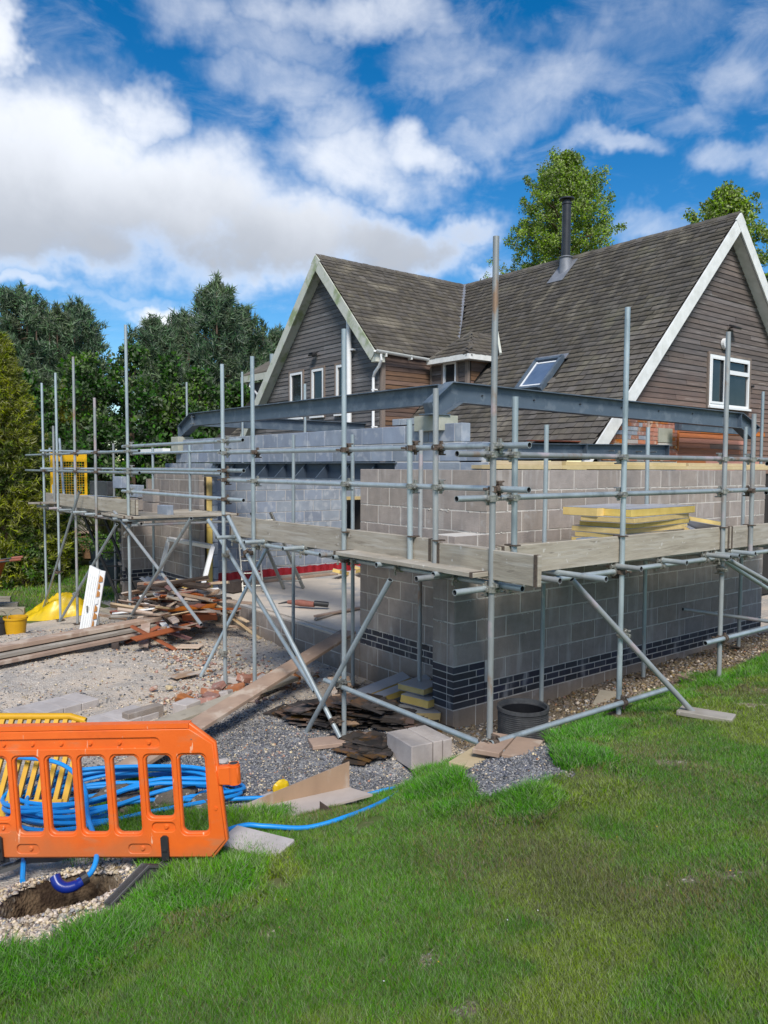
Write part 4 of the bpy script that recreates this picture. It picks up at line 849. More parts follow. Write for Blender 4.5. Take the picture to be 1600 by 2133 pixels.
# braces
BR = [((-1.70, 2.64, 2.12), (-1.70, .27, .09)), ((-1.75, .80, .02), (-1.75, -.56, 1.74)), ((-1.53, 3.55, 2.02), (-1.53, 1.0, .35)), ((-1.68, 3.50, -.02), (-.9, 3.0, 1.78)),
      ((-.78, YO-.10, 1.80), (.26, -2.27, .60)), ((1.70, YO-.10, 1.80), (3.6, -2.0, 1.02)), ((2.05, -1.4, 1.80), (4.2, -1.3, 1.0)), ((3.1, -.45, .93), (4.6, -1.2, .66)),
      ((-1.70, 3.70, 2.04), (-1.70, 6.46, .06)), ((-1.66, 6.8, 1.98), (-1.66, 3.51, .66)), ((-1.68, 8.62, 2.25), (-1.68, 11.5, -.50)), ((-1.72, 6.52, 1.79), (-1.72, 9.9, -.32)),
      ((-1.2, 11.6, 3.3), (-1.5, 10.2, 1.9)), ((-1.25, 12.2, 3.1), (-1.5, 10.9, 1.8))]
for a, b in BR: tube('brace', a, b)
for p, d1, d2 in (((-1.65, .40, .22), (0, 0, 1), (0, 1, .8)), ((-1.65, 2.18, 1.72), (0, 0, 1), (0, 1, .8)), ((-1.62, .35, .62), (0, 0, 1), (0, 1, -1.2)), ((-1.6, 2.95, .40), (0, 0, 1), (0, 1, -1)), ((.05, -1.7, 1.21), (0, 0, 1), (1, -.6, -1.1)),
                  ((-1.6, 6.3, .18), (0, 0, 1), (0, 1, -.7)), ((-1.6, 6.3, 1.65), (0, 0, 1), (0, 1, .5)), ((-1.6, 9.14, .3), (0, 0, 1), (0, 1, .6)), ((-1.6, 10.3, .6), (0, 0, 1), (0, 1, -.9)), ((1.8, YO-.03, 1.68), (0, 0, 1), (1, 0, -.5)), ((-1.6, 2.95, 1.62), (0, 0, 1), (0, -1, .8))):
    coupler(p, d1, d2)
# toe boards and decks
def sboard(name, a, b, w, h, up=(0, 0, 1)):
    a = Vector(a); b = Vector(b); j = random.uniform(-.002, .002); mb = MB().beam(a, b, w+j, h, .004, up); o = mb.build(name, M['board'], S); d = (b-a).normalized()
    for e in (a+d*.03, b-d*.03): MB().beam(e-d*.016, e+d*.016, w+.005, h+.005, 0, up).build('end_band', M['rust'], o)
    return o
ti = .036
sboard('toe_board', (XO+.045, 2.86, 1.995), (XO+.050, -.90, 1.995), ti, .235); sboard('toe_board', (XO+.012, -.99, 1.975), (XO-.02, -2.13, 1.975), ti, .230)
sboard('toe_board', (-1.50, YO+.045, 1.985), (1.99, YO+.045, 1.995), ti, .235); sboard('toe_board', (2.0, YO+.045, 1.99), (5.8, YO+.045, 2.0), ti, .235)
sboard('toe_board', (XO+.045, 10.5, 2.05), (XO+.045, 6.05, 2.07), ti, .235); sboard('toe_board', (XO+.045, 11.4, 2.04), (XO+.045, 10.52, 2.05), ti, .225)
for sy, z in ((2.95, 2.12), (.35, 2.09), (-.65, 2.12), (-.98, 2.11)): MB().box((XO+.02, sy-.02, z), (.10, .05, .012)).build('board_clip', M['rust'], S)
for sx in (-1.37, .05, 1.8, 2.38): MB().box((sx, YO+.02, 2.11), (.06, .12, .012)).build('board_clip', M['rust'], S)
for i in range(5):
    x = XO+.17+i*.232; sboard('deck_board', (x, 2.95-.1*random.random(), 1.905), (x, .9+random.random()*.3, 1.905), .225, .038)
    sboard('deck_board', (x, .82+random.random()*.1, 1.915), (x, -1.52+.12*(i % 2), 1.912), .225, .038)
sboard('deck_board', (XO-.07, .28, 1.902), (XO-.07, -1.62, 1.900), .225, .038)
for i in range(5):
    y = YO+.17+i*.232; sboard('deck_board', (-.38+.1*random.random(), y, 1.875), (2.6, y, 1.875), .225, .038); sboard('deck_board', (2.62, y, 1.875), (5.7, y, 1.875), .225, .038)
sboard('deck_board', (-.1, -.275, 1.875), (2.7, -.275, 1.875), .20, .038); sboard('deck_board', (2.72, -.275, 1.875), (5.8, -.275, 1.875), .20, .038); sboard('deck_board', (.05, -.105, 1.872), (3.3, -.105, 1.872), .12, .038); sboard('deck_board', (3.32, -.105, 1.872), (5.9, -.105, 1.872), .12, .038)
sboard('deck_board', (-.215, .40, 1.900), (-.215, 2.9, 1.900), .20, .038)
for i in range(6):
    y = 6.06+i*.232; sboard('deck_board', (-1.66+random.uniform(-.1, .05), y, 1.92), (.15 if i < 3 else -.05, y, 1.915+.004*i), .225, .038)
for i in range(5):
    x = XO+.17+i*.232; sboard('deck_board', (x, 7.5, 1.915), (x, 11.55, 1.915), .225, .038)
for i in range(3): sboard('deck_board', (XO-.35, 11.0-.24*i, 1.955+.01*i), (-.9, 11.2-.24*i, 1.955+.01*i), .225, .038)
# sole boards under the standards (each lies on the ground by itself)
def lying(name, label, cat, c, sz, rz, m, tilt=(0, 0), ch=.004, group=None, gdz=0.):
    z = gzi(c[0], c[1])+sz[2]/2+gdz if len(c) < 3 else c[2]; R = Matrix.Rotation(rz, 3, 'Z') @ Matrix.Rotation(tilt[0], 3, 'X') @ Matrix.Rotation(tilt[1], 3, 'Y')
    me = MB().box((0, 0, 0), sz, None, ch).mesh(name, m); return props(link(name, me, None, (c[0], c[1], z), R), label, cat, group)
lying('sole_board', 'lower weathered sole board under the corner scaffold standard on the gravel patch', 'board', (-1.74, -1.66), (.55, .225, .04), .30, M['newwood'], gdz=.0)
lying('sole_board', 'left one of two worn boards side by side under the corner scaffold standard', 'board', (-1.62, -1.70, gzi(-1.62, -1.72)+.065), (.42, .21, .038), .45, M['plank'], (0, .0))
lying('sole_board', 'right one of two worn boards side by side under the corner scaffold standard', 'board', (-1.52, -1.90, gzi(-1.62, -1.72)+.063), (.42, .21, .038), .47, M['plank'], (0, .0))
lying('sole_board', 'short sole board beneath two crossing scaffold tubes on dark gravel beside the slates', 'board', (-1.68, .28), (.62, .225, .04), -.35, M['plank'], gdz=.005)
lying('sole_board', 'weathered sole board on the lawn under the foot of the raking tube', 'board', (.28, -2.36), (.44, .22, .04), 1.9, M['board'], gdz=.01, tilt=(.04, 0))
lying('sole_board', 'small board half buried in the soil under the third right scaffold standard', 'board', (1.8, -1.45), (.5, .22, .04), 1.3, M['plank'])
lying('sole_board', 'thin board on the bare soil between the scaffold and the right wall', 'board', (1.1, -.75), (.6, .2, .03), .5, M['board'])

# ================================================================ loose things on the site
def blockat(label, c, sz=(.44, .215, .10), rz=0., m='block', tilt=(0, 0), group=None, gdz=0., name='concrete_block', cat='block'): return lying(name, label, cat, c, sz, rz, M[m], tilt, .006, group, gdz)
# stack of four blocks in front of the pier
ax = math.radians(62)
for i, lab in enumerate(('leftmost of the four pale blocks standing on edge in front of the pier', 'second from left of the four pale blocks on edge before the pier', 'third from left of the four pale blocks on edge before the pier', 'rightmost of the four pale blocks standing on edge in front of the pier')):
    u = Vector((math.cos(math.radians(-42)), math.sin(math.radians(-42)), 0)); c = Vector((-1.47, -.36, 0))+u*.0
    d = Vector((math.cos(math.radians(-8)), math.sin(math.radians(-8)), 0)); q = Vector((-1.45, -.42, 0))+d*(.105*i)
    blockat(lab, (q.x, q.y, .02+.1075), (.098 if i else .14, .44, .215-.004*(i % 2)), math.radians(-8)+.01*i, 'paleblock', group='pale blocks stacked on edge before the pier')
# block on the lawn under the blue pipe
blockat('pale concrete block lying in the grass under the single blue pipe', (-3.70, -1.72, .40), (.44, .215, .12), math.radians(-66), 'paleblock', (.10, -.03))
# paviours / blocks beyond the barrier
BV = [((-3.75, 2.72), .3), ((-3.62, 2.90), .3), ((-3.45, 2.62), .3), ((-3.31, 2.76), .3), ((-3.50, 2.98), .3)]
k = 0
for r_, (x0, y0, n, nm) in enumerate(((-3.62, 3.1, 4, 'farther'), (-3.25, 2.25, 4, 'nearer'))):
    for i in range(n):
        a = math.radians(18); u = Vector((math.cos(a), math.sin(a), 0)); v = Vector((-u.y, u.x, 0)); c = Vector((x0, y0, 0))+u*(.222*(i-1.5))
        blockat(('first', 'second', 'third', 'fourth')[i]+f' flat grey block from the left in the {nm} row behind the barrier', (c.x, c.y), (.215, .44, .10), a, 'paleblock', gdz=-.03, group=f'{nm} row of flat blocks behind the orange barrier')
blockat('long grey brown block lying on edge beside the cube shaped block behind the barrier', (-2.93, 2.20), (.44, .12, .14), math.radians(14), 'block', gdz=-.01)
blockat('grey half block sitting next to the broken bricks above the long planks', (-2.46, 2.15), (.24, .20, .14), math.radians(25), 'paleblock', gdz=-.01)
# planks
LABS = set()
def plank(label, a, b, w, h, m='plank', ra=0., name='plank', cat='plank', up=(0, 0, 1)):
    a = Vector(a); b = Vector(b); me = MB().beam(a, b, w, h, .004, up).build(name, M[m]); return props(me, label, cat)
plank('long reddish plank ramp running from the gravel up to the concrete floor slab', (-3.72, .62, gzi(-3.7, .6)+.05), (.05, 2.62, .50), .24, .04)
plank('shorter weathered plank lying beneath the long plank ramp near the rubble', (-3.0, 1.75, .06), (-.95, 2.42, .09), .225, .045, 'board')
plank('stub of old board under the end of the weathered plank by a scaffold standard', (-1.75, 2.02, .03), (-1.45, 2.30, .03), .12, .03, 'plank')
plank('topmost long pale plank of the pile lying across the yard at left', (-4.6, 4.95, .33), (-1.05, 5.95, .33), .22, .06)
plank('middle grey plank of the pile lying across the yard at left', (-4.5, 4.88, .255), (-1.45, 5.75, .255), .22, .05, 'board')
plank('lowest light plank of the pile lying across the yard at left', (-4.5, 4.82, .19), (-1.55, 5.62, .19), .22, .05)
plank('small block of timber holding up the plank pile at its right end', (-2.2, 5.25, .12), (-2.0, 5.8, .12), .1, .08, 'darkwood')
plank('flat triangular offcut of board lying alone on the yard gravel', (-2.05, 3.55, .02), (-1.72, 3.62, .02), .2, .015, 'ply')
# rubble: broken bricks and stones by the planks
rub = [(-1.62, 2.62, 'red'), (-1.45, 2.75, 'red'), (-1.30, 2.55, 'paleblock'), (-1.15, 2.80, 'red'), (-1.02, 2.62, 'red'), (-.92, 2.88, 'block'), (-.80, 2.70, 'red'), (-1.75, 2.85, 'red'), (-1.95, 2.62, 'red'), (-2.05, 2.40, 'red'), (-1.85, 2.42, 'paleblock'), (-1.28, 2.98, 'red'), (-.68, 2.95, 'red'), (-.55, 2.78, 'paleblock'), (-2.18, 2.25, 'red'), (-2.32, 2.55, 'red'), (-.48, 3.05, 'red'), (-1.5, 3.02, 'paleblock'), (-2.42, 3.22, 'red'), (-2.25, 3.15, 'newwood')]
RL = ['deep red half brick at the left end of the rubble heap', 'red brick tipped on its end at the top of the rubble heap', 'large cream lump resting on the rubble heap', 'red brick with mortar on it lying flat in the rubble', 'broken red brick right of the cream lump in the rubble', 'grey lump of blockwork at the back of the rubble heap', 'bright red brick piece at the right front of the rubble', 'small broken brick behind the left scaffold standard', 'brick with mortar lying under the foot of the left raking tube', 'pinkish broken brick near the half block', 'pale shattered lump among the bricks by the left standard', 'dusty brick at the rear of the rubble heap', 'brick end at the far right of the rubble heap', 'pale stone at the right edge of the rubble heap', 'small pink brick fragment touching the weathered plank', 'brick fragment lying apart at the left of the rubble', 'small red piece beside the far scaffold standard', 'cream stone at the back left of the rubble heap', 'single small red brick fragment alone on the yard gravel', 'single small yellow stone alone on the yard gravel']
for i, (x, y, m) in enumerate(rub):
    mb = MB().box((0, 0, 0), (random.uniform(.16, .24), random.uniform(.10, .13), random.uniform(.07, .12)) if i < 18 else (.09, .07, .05), None, .014)
    mb.v = [tuple(c+random.uniform(-.008, .008) for c in v) for v in mb.v]; me = mb.mesh('broken_brick', M[m])
    z = gzi(x, y)+.04+(.07 if i in (1, 2, 4) else 0)
    props(link('broken_brick', me, None, (x, y, z), Matrix.Rotation(random.uniform(0, 3), 3, 'Z') @ Matrix.Rotation(random.uniform(-.5, .5), 3, 'X') @ Matrix.Rotation(random.uniform(-.4, .4), 3, 'Y')), RL[i], 'stone' if m in ('paleblock', 'newwood') else 'brick', 'broken bricks heaped beside the planks' if i < 18 else None)
# ribbed drain ring
D_ = thing('drain_ring', 'black ribbed plastic drain chamber ring standing open in the soil by the right wall', 'drain', (-.62, -1.10, .16))
pf = []
z = 0.
for i in range(24): pf += [(.224, .0+i*.0184), (.230, .003+i*.0184), (.230, .010+i*.0184), (.224, .013+i*.0184)]
prof = [(.215, -.1)]+pf+[(.238, .445), (.238, .475), (.215, .475), (.212, .44), (.205, .44), (.205, 0)]
MB().lathe((-.62, -1.10, .075), prof, 40).build('chamber_wall', M['drain'], D_, smooth=False); MB().lathe((-.62, -1.10, .075), [(.202, .43), (.202, -.3), (.0, -.3)], 30).build('inside_shade', mat('dark inside', (.008, .009, .012), (.012, .013, .016), 5, .9, spec=.1), D_)  # near-black inner sleeve added, painting the shade inside the ring
# slates heap
T_ = thing('slate_heap', 'heap of dark old wooden shingles dumped under the scaffold next to the blocks', 'slates', (-1.1, .7, 0))
n = 0
slp = {}
for i in range(298):
    t = random.random(); cx = -1.62+.85*t; cy = 1.25-1.35*t+random.uniform(-.25, .32)
    if random.random() < .2: cx, cy = random.gauss(-1.55, .08), random.gauss(-.02, .1)
    if cx > -.85: continue
    off_ = (cx+1.2)*.707+(cy-.58)*.707; al_ = (cx+1.2)*-.53+(cy-.58)*.85; hgt = max(0, .30*max(.25, min(1, (-.82-cx)/.30))*(1-(off_/.46)**2)*(1-(al_/1.05)**2))
    key = i % 7
    if key not in slp: slp[key] = MB().box((0, 0, 0), (random.uniform(.26, .38), random.uniform(.15, .24), .011), None, .0).mesh('shingle', M['slate'])
    R = Matrix.Rotation(.55+random.gauss(0, .35), 3, 'Z') @ Matrix.Rotation(random.gauss(0, .07), 3, 'X') @ Matrix.Rotation(random.gauss(.03, .07), 3, 'Y')
    link('shingle', slp[key], T_, (cx, cy, gzi(cx, cy)+.015+hgt*random.random()), R)
# insulation offcuts by the pier
def foam(label, c, sz, rz, tilt=(0, 0)):
    t = thing('insulation_board', label, 'insulation', c)
    R = Matrix.Rotation(rz, 3, 'Z') @ Matrix.Rotation(tilt[0], 3, 'X') @ Matrix.Rotation(tilt[1], 3, 'Y'); n = R @ Vector((0, 0, 1)); c = Vector(c)
    MB().box(c, sz, R, .004).build('foam_core', M['foam'], t)
    MB().box(c+n*(sz[2]/2+.003), (sz[0], sz[1], .004), R).build('facing', M['foil'], t); MB().box(c-n*(sz[2]/2+.003), (sz[0], sz[1], .004), R).build('facing', M['foil'], t)
    return t
foam('topmost yellow insulation offcut lying against the wall foot left of the pier', (-.40, .60, .30), (.34, .36, .06), .2)
foam('thick yellow insulation offcut under the topmost one left of the pier', (-.46, .48, .20), (.40, .34, .08), .35, (.05, .1))
foam('wedge of yellow insulation at the front of the offcuts by the pier', (-.66, .36, .10), (.42, .32, .11), -.25, (.0, .12))
foam('long narrow insulation strip leaning with silver face up, nearer the pier', (-.36, 1.00, .15), (.75, .15, .07), -.30, (.1, -.26))
foam('long insulation strip with silver face leaning left of the other strip', (-.50, 1.28, .12), (.85, .20, .06), -.18, (.12, -.24))
plank('reddish board leaning over the dark shingle heap behind the standard', (-1.45, .45, .12), (-1.12, 1.15, .40), .24, .02, 'ply')
# insulation stack on the scaffold
fz = 1.925
ST_ = [('lowest long yellow board in the insulation stack on the scaffold', .055, 1.30, -.62, 1.30, .62, .02), ('second yellow board from the bottom of the insulation stack', .05, 1.32, -.64, 1.33, .60, .04), ('third yellow board from the bottom of the insulation stack', .055, 1.30, -.63, 1.30, .62, .0), ('fourth yellow board from the bottom of the insulation stack', .05, 1.33, -.67, 1.30, .60, .06),
       ('fifth yellow board from the bottom, skewed out of the insulation stack', .05, 1.30, -.70, 1.36, .60, .11), ('thick topmost front board of the yellow insulation stack', .075, 1.40, -.72, 1.36, .50, .03), ('thick topmost left board jutting out of the insulation stack', .085, 1.10, -.45, 1.05, .42, .05)]
zz = fz
for i, (lab, h, x, y, l, w, rz) in enumerate(ST_):
    foam(lab, (x+.15, y-.15, zz+h/2+.004), (l, w, h), rz+.04); zz += h+.007 if i != 5 else -.004
foam('broken yellow insulation piece propped beside a standard right of the stack', (2.25, -1.0, 2.02), (.42, .3, .06), .3, (.5, .1)); foam('broken insulation piece showing its grey face right of the stack', (2.55, -.95, 2.03), (.42, .3, .06), -.4, (-.6, .2))
foam('pale insulation board lying at the right end of the scaffold deck', (3.1, -1.0, 1.96), (.9, .5, .05), .05)
blockat('concrete block lying on the scaffold deck under the insulation stack', (.75, -.85, 1.95), (.44, .215, .10), .1, 'grey')
# blocks on the far platform
for i, (x, y, z, l, lab) in enumerate(((-.95, 7.05, 1.99, .44, 'brown block on edge, lowest on the left platform'), (-.95, 7.05, 2.22, .44, 'middle block in the pile on the left platform'), (-.98, 7.75, 2.05, .44, 'block behind the pile on the left platform'), (-.98, 7.72, 2.28, .44, 'grey block on top at the rear of the left platform pile'), (-1.0, 6.3, 1.98, .3, 'low block at the near edge of the left platform'), (-.98, 8.5, 2.42, .3, 'small pale block at the top back of the left platform pile'))):
    blockat(lab, (x, y, z), (.12, l, .215), .04*i, 'block' if i < 3 else 'grey')
for i in range(3): foam(('lowest', 'middle', 'topmost')[i]+' dark sheet of board stacked on the far end of the left platform', (-1.1, 9.6, 1.97+.065*i), (.5, 1.2+.1*i, .05), .02*i)
props(MB().box((-1.1, 9.2, 2.30), (.12, .9, .26), Matrix.Rotation(.05, 3, 'Z'), .01).build('insulation_slab', M['drain']), 'black speckled slab standing on edge on the left platform', 'slab')
props(MB().box((.05, 9.45, 3.02), (.16, 1.3, .10), None, .004).build('window_section', M['upvc']), 'white plastic window section laid on the top of the left wall', 'window frame')
# yellow ladder gate
G_ = thing('access_gate', 'yellow mesh safety gate standing on the far end of the left scaffold', 'gate', (-1.0, 11.42, 1.94))
gx0, gx1, gy = -1.42, -.72, 11.42
for x in (gx0, gx1): MB().box((x, gy, 2.47), (.05, .05, 1.06), None, .003).build('gate_post', M['yellowm'], G_)
MB().box(((gx0+gx1)/2, gy, 2.90), (.65, .03, .18)).build('top_panel', M['yellowm'], G_); MB().box(((gx0+gx1)/2, gy, 2.03), (.65, .03, .16)).build('bottom_panel', M['yellowm'], G_)
for i in range(1, 12): x = gx0+.025+i*(gx1-gx0-.05)/12; MB().tube((x, gy, 2.1), (x, gy, 2.82), .004, 6, False).build('mesh_wire', M['yellowm'], G_)
for i in range(1, 13): z = 2.11+i*.7/13; MB().tube((gx0, gy-.008, z), (gx1, gy-.008, z), .004, 6, False).build('mesh_wire', M['yellowm'], G_)
# ladders
def ladder(label, a, b, w, n, m, rung='x', name='ladder', r=.02):
    a = Vector(a); b = Vector(b); d = (b-a).normalized(); s = d.cross(Vector((math.cos(.8), math.sin(.8), 0))).normalized() if rung == 'x' else Vector(rung).normalized()
    t = thing(name, label, 'ladder', a)
    for sg in (-1, 1): MB().beam(a+s*w/2*sg, b+s*w/2*sg, .03, .06, .002).build('stile', M[m], t)
    for i in range(n): p = a+(b-a)*((i+.5)/n); MB().tube(p-s*w/2, p+s*w/2, .014, 8, False).build('rung', M[m], t)
    return t
ladder('black ladder leaning up to the left scaffold platform', (-.55, 9.0, -.2), (-1.0, 10.3, 1.92), .38, 8, 'black', (.8, -.5, 0))
ladder('aluminium step ladder standing inside the room by the left jamb', (.75, 6.6, .45), (.95, 7.2, 1.75), .36, 6, 'fitting', (.8, -.4, 0)); ladder('rear half of the aluminium steps standing inside the room by a tall standard', (1.55, 6.5, .45), (1.25, 7.2, 1.85), .36, 5, 'fitting', (.8, -.4, 0))
# things in the room
plank('timber lying along the foot of the back wall in the room', (.6, 7.6, .50), (3.6, 7.75, .50), .1, .05, 'board'); plank('second paler timber on top against the back wall of the room', (.7, 7.48, .47), (3.3, 7.62, .47), .06, .05, 'plank')
plank('long thin batten lying across the concrete floor of the room', (.35, 3.9, .475), (3.9, 4.6, .475), .08, .03, 'plank'); plank('grey strip lying beside the batten on the concrete floor', (.25, 3.75, .46), (1.1, 4.15, .46), .05, .02, 'board')
plank('dark timber blocks stacked on the slab behind the left jamb', (.35, 6.75, .56), (.65, 6.85, .56), .2, .2, 'darkwood')
for i, (x, y, rz, l) in enumerate(((3.1, 7.2, .6, .6), (3.5, 7.0, 1.2, .45), (3.75, 7.25, .2, .5))): foam(('split pale insulation batten leaning on timber inside the room', 'curved yellow insulation scrap on the room floor', 'pale insulation scrap near the back wall beyond the standard')[i], (x, y, .56), (l, .16, .07), rz, (.2, .2))
dr = thing('power_tool', 'red and black power tool lying on the concrete floor of the room', 'tool', (.62, 4.75, .45))
MB().path([(.50, 4.95, .53), (.62, 4.75, .53), (.75, 4.55, .52)], [.03, .055, .045], 10).build('body', M['redwood'], dr, smooth=True); MB().path([(.75, 4.55, .54), (.92, 4.40, .52)], .045, 10).build('handle', M['black'], dr, smooth=True); MB().path([(.50, 4.95, .53), (.38, 5.05, .50)], [.02, .008], 8).build('nozzle', M['black'], dr, smooth=True)
# white window frame leaning on the left wall
F_ = thing('window_frame', 'empty white window frame leaning against the left wall above the scrap wood', 'window frame', (-.35, 6.9, 0))
fa, fb, fc, fd = Vector((-.46, 8.12, .45)), Vector((-.10, 8.38, 1.33)), Vector((-.10, 6.46, 1.34)), Vector((-.50, 6.19, .40))
for a, b in ((fa, fb), (fb, fc), (fc, fd), (fd, fa)): MB().beam(a, b, .07, .07, .004, (1, 0, .3)).build('frame_bar', M['upvc'], F_)
# white door with torn foam edge
M['tornfoam'] = mat('rusty orange foam', (.52, .24, .07), (.40, .17, .05), 20, .9, bump=.004)
P_ = thing('white_door', 'broken white panelled door leaning on the left scaffold with orange foam showing on its edge', 'door', (-2.1, 6.2, .1))
A0 = Vector((-2.47, 6.12, .10)); up_ = Vector((.18, -.05, 1.12)); w_ = Vector((.11, -.11, -.07)); th = up_.cross(w_).normalized()*.05
if th.dot(CAM-A0) > 0: th = -th
def q(u, v, t=0): return A0+w_*u+up_*v+th*t
MB().prism([q(0, 0), q(1, 0), q(1, 1), q(0, 1)], th).build('door_leaf', M['upvc'], P_)
for u0, u1 in ((.14, .24), (.36, .46), (.58, .68), (.80, .86)):
    MB().prism([q(u0, .08, -.18), q(u1, .08, -.18), q(u1, .90, -.18), q(u0, .90, -.18)], th*.16).build('panel_rib', M['white'], P_)
ed_ = Vector((.075, -.02, -.02))
MB().prism([q(1.01, 0, .2), q(1.01, 0, .2)+ed_*.7, q(1.01, .5, .2)+ed_, q(1.01, 1, .2)+ed_, q(1.01, 1, .2)], th*.5).build('door_edge', M['upvc'], P_)
for i in range(9):
    v0 = .04+i*.10; e0 = q(1.02, v0, .1); f0 = random.uniform(.45, .95); MB().prism([e0+ed_*.15, e0+ed_*f0+up_*.02, e0+ed_*f0*.9+up_*.07, e0+ed_*.2+up_*.095], th*-.25).build('torn_edge', M['tornfoam'] if i % 4 != 1 else M['upvc'], P_)
MB().box(q(.5, .45, -.5), (.02, .02, .09)).build('handle', M['fitting'], P_)
# scrap timber heap
SM = ['palewood', 'redwood', 'plank', 'redwood', 'darkwood', 'ply', 'redwood', 'palewood', 'ply', 'board', 'redwood', 'plank', 'upvc']
HEAP = 'pieces of scrap wood heaped under the left scaffold'
WD = {'palewood': 'pale split', 'redwood': 'reddish', 'plank': 'worn brownish', 'darkwood': 'dark stained', 'ply': 'brown plywood', 'upvc': 'white painted', 'board': 'grey weathered'}
tz = lambda x, y: gzi(x, y)
def where(x, y, z):
    a = 'at left' if y > 6.6 else ('at right' if y < 5.2 else 'amid'); b = 'high' if z > .36 else ('halfway up' if z > .2 else 'low'); return b+' '+a
used = {}
for i in range(120):
    cy = random.gauss(5.95, .62); cx = random.gauss(-.92, .34)
    if not (5.0 < cy < 7.6 and -2.0 < cx < -.12): continue
    hh = .82*max(0, 1-((cx+.8)/1.1)**2)*max(0, 1-((cy-6.0)/1.5)**2); lz = .04+hh*random.random()**.6
    ln = random.uniform(.25, 1.35)*(1 if lz > .2 else .7); w = random.uniform(.035, .16); th_ = random.uniform(.012, .045); m = SM[i % len(SM)]
    rz = random.gauss(-.75, .55) if i % 3 else random.uniform(0, 3); el_ = random.gauss(.0, .16)
    sz_ = 'short' if ln < .5 else ('long' if ln > .95 else 'medium'); wd_ = 'broad board' if w > .12 else ('board' if w > .085 else ('strip' if w < .055 else 'batten')); dr_ = 'laid crosswise' if abs(math.sin(rz+.66)) > .7 else 'laid lengthwise'; tl_ = 'nearer the wall' if cx > -.8 else 'nearer the yard'
    lab = f"{sz_} {WD[m]} {wd_} {dr_} {where(cx, cy, lz)} of scrap heap"; labs2 = [lab, f"{sz_} {WD[m]} {wd_} {where(cx, cy, lz)} of scrap heap, {tl_}", f"{sz_} {WD[m]} {wd_} {where(cx, cy, lz)} of scrap heap, {'tilted' if abs(el_) > .12 else 'level'}"]
    lab = next((q_ for q_ in labs2 if q_ not in LABS), None)
    if lab is None: continue
    LABS.add(lab)
    lying('scrap_board', lab, 'scrap wood', (cx, cy, tz(cx, cy)+lz), (ln, w, th_), rz, M[m], (random.gauss(0, .3), el_), .002, HEAP)
for i, (a, b, w, m, lab) in enumerate((((-.55, 5.25, .62), (-.9, 6.6, .52), .15, 'redwood', 'broad red board lying highest across the scrap wood heap'), ((-.35, 5.0, .50), (-1.1, 6.3, .40), .12, 'redwood', 'second red board sloping across the front of the heap'), ((-.25, 4.9, .30), (-.7, 6.9, .75), .07, 'palewood', 'long pale batten sticking up to the left out of the heap'), ((-.2, 4.6, .08), (-.5, 5.8, .55), .06, 'palewood', 'pale batten sloping down at the right end of the heap'),
                                       ((-1.75, 5.9, .12), (-1.35, 6.2, .50), .10, 'palewood', 'short pale board propped up at the front of the heap'), ((-1.75, 6.8, .35), (-.9, 5.4, .45), .05, 'redwood', 'thin red strip reaching left from the heap behind the door'), ((-1.35, 5.0, .05), (-1.1, 4.75, .06), .22, 'palewood', 'pale triangular splinter lying on the gravel in front of the heap'), ((-1.2, 5.35, .15), (-1.1, 5.75, .35), .05, 'upvc', 'bright white strip sticking out of the front of the heap'))):
    plank(lab, a, b, w, .02, m, name='scrap_board', cat='scrap wood')
MB_ = MB()
for i in range(7): MB_.prism([(-.95+.05*i, 6.75, .62+.025*(i % 2)), (-.90+.05*i, 6.75, .62+.025*((i+1) % 2)), (-1.05+.05*i, 7.25, .78+.025*((i+1) % 2)), (-1.10+.05*i, 7.25, .78+.025*(i % 2))], (0, 0, .004))
props(MB_.build('corrugated_sheet', M['foil']), 'crumpled silver corrugated sheet on the top left of the scrap heap', 'metal sheet')
foam('broken lump of yellow insulation on top of the scrap heap', (-.55, 6.6, .72), (.3, .2, .1), .5, (.3, .2))
# yellow tarpaulin
tv = []; nU, nV = 40, 30; ta = Vector((.79, -.61, 0)); tb = Vector((.61, .79, 0)); t0 = Vector((-1.42, 11.25, 0))
for i in range(nU):
    for j in range(nV):
        u, v = i/(nU-1), j/(nV-1); a_ = (u-.5)*1.35+.10*math.sin(v*7); b_ = (v-.5)*1.0+.08*math.sin(u*9); p_ = t0+ta*a_+tb*b_
        n1_ = float(fbm(np.array([a_*1.0+5]), np.array([b_+3]), 3.5, 3, 2)[0]); n2_ = float(fbm(np.array([a_+9]), np.array([b_+2]), 8., 3, 12)[0]); rdg = abs(n2_-.5)*2
        prof_ = max(0, 1-(2*u-1)**2)**.7*max(0, 1-(2*v-1)**2)**.5*(.45+.55*u**.7)
        tv.append((p_.x, p_.y, gzi(p_.x, p_.y)+.015+prof_*(.30+.45*n1_)-.09*rdg*min(1, prof_*3)))
tf = [(i*nV+j, (i+1)*nV+j, (i+1)*nV+j+1, i*nV+j+1) for i in range(nU-1) for j in range(nV-1)]
props(MB().add(tv, tf).build('tarpaulin', M['tarp'], smooth=True), 'crumpled yellow plastic tarpaulin heaped on the grass behind the left scaffold legs', 'tarpaulin')
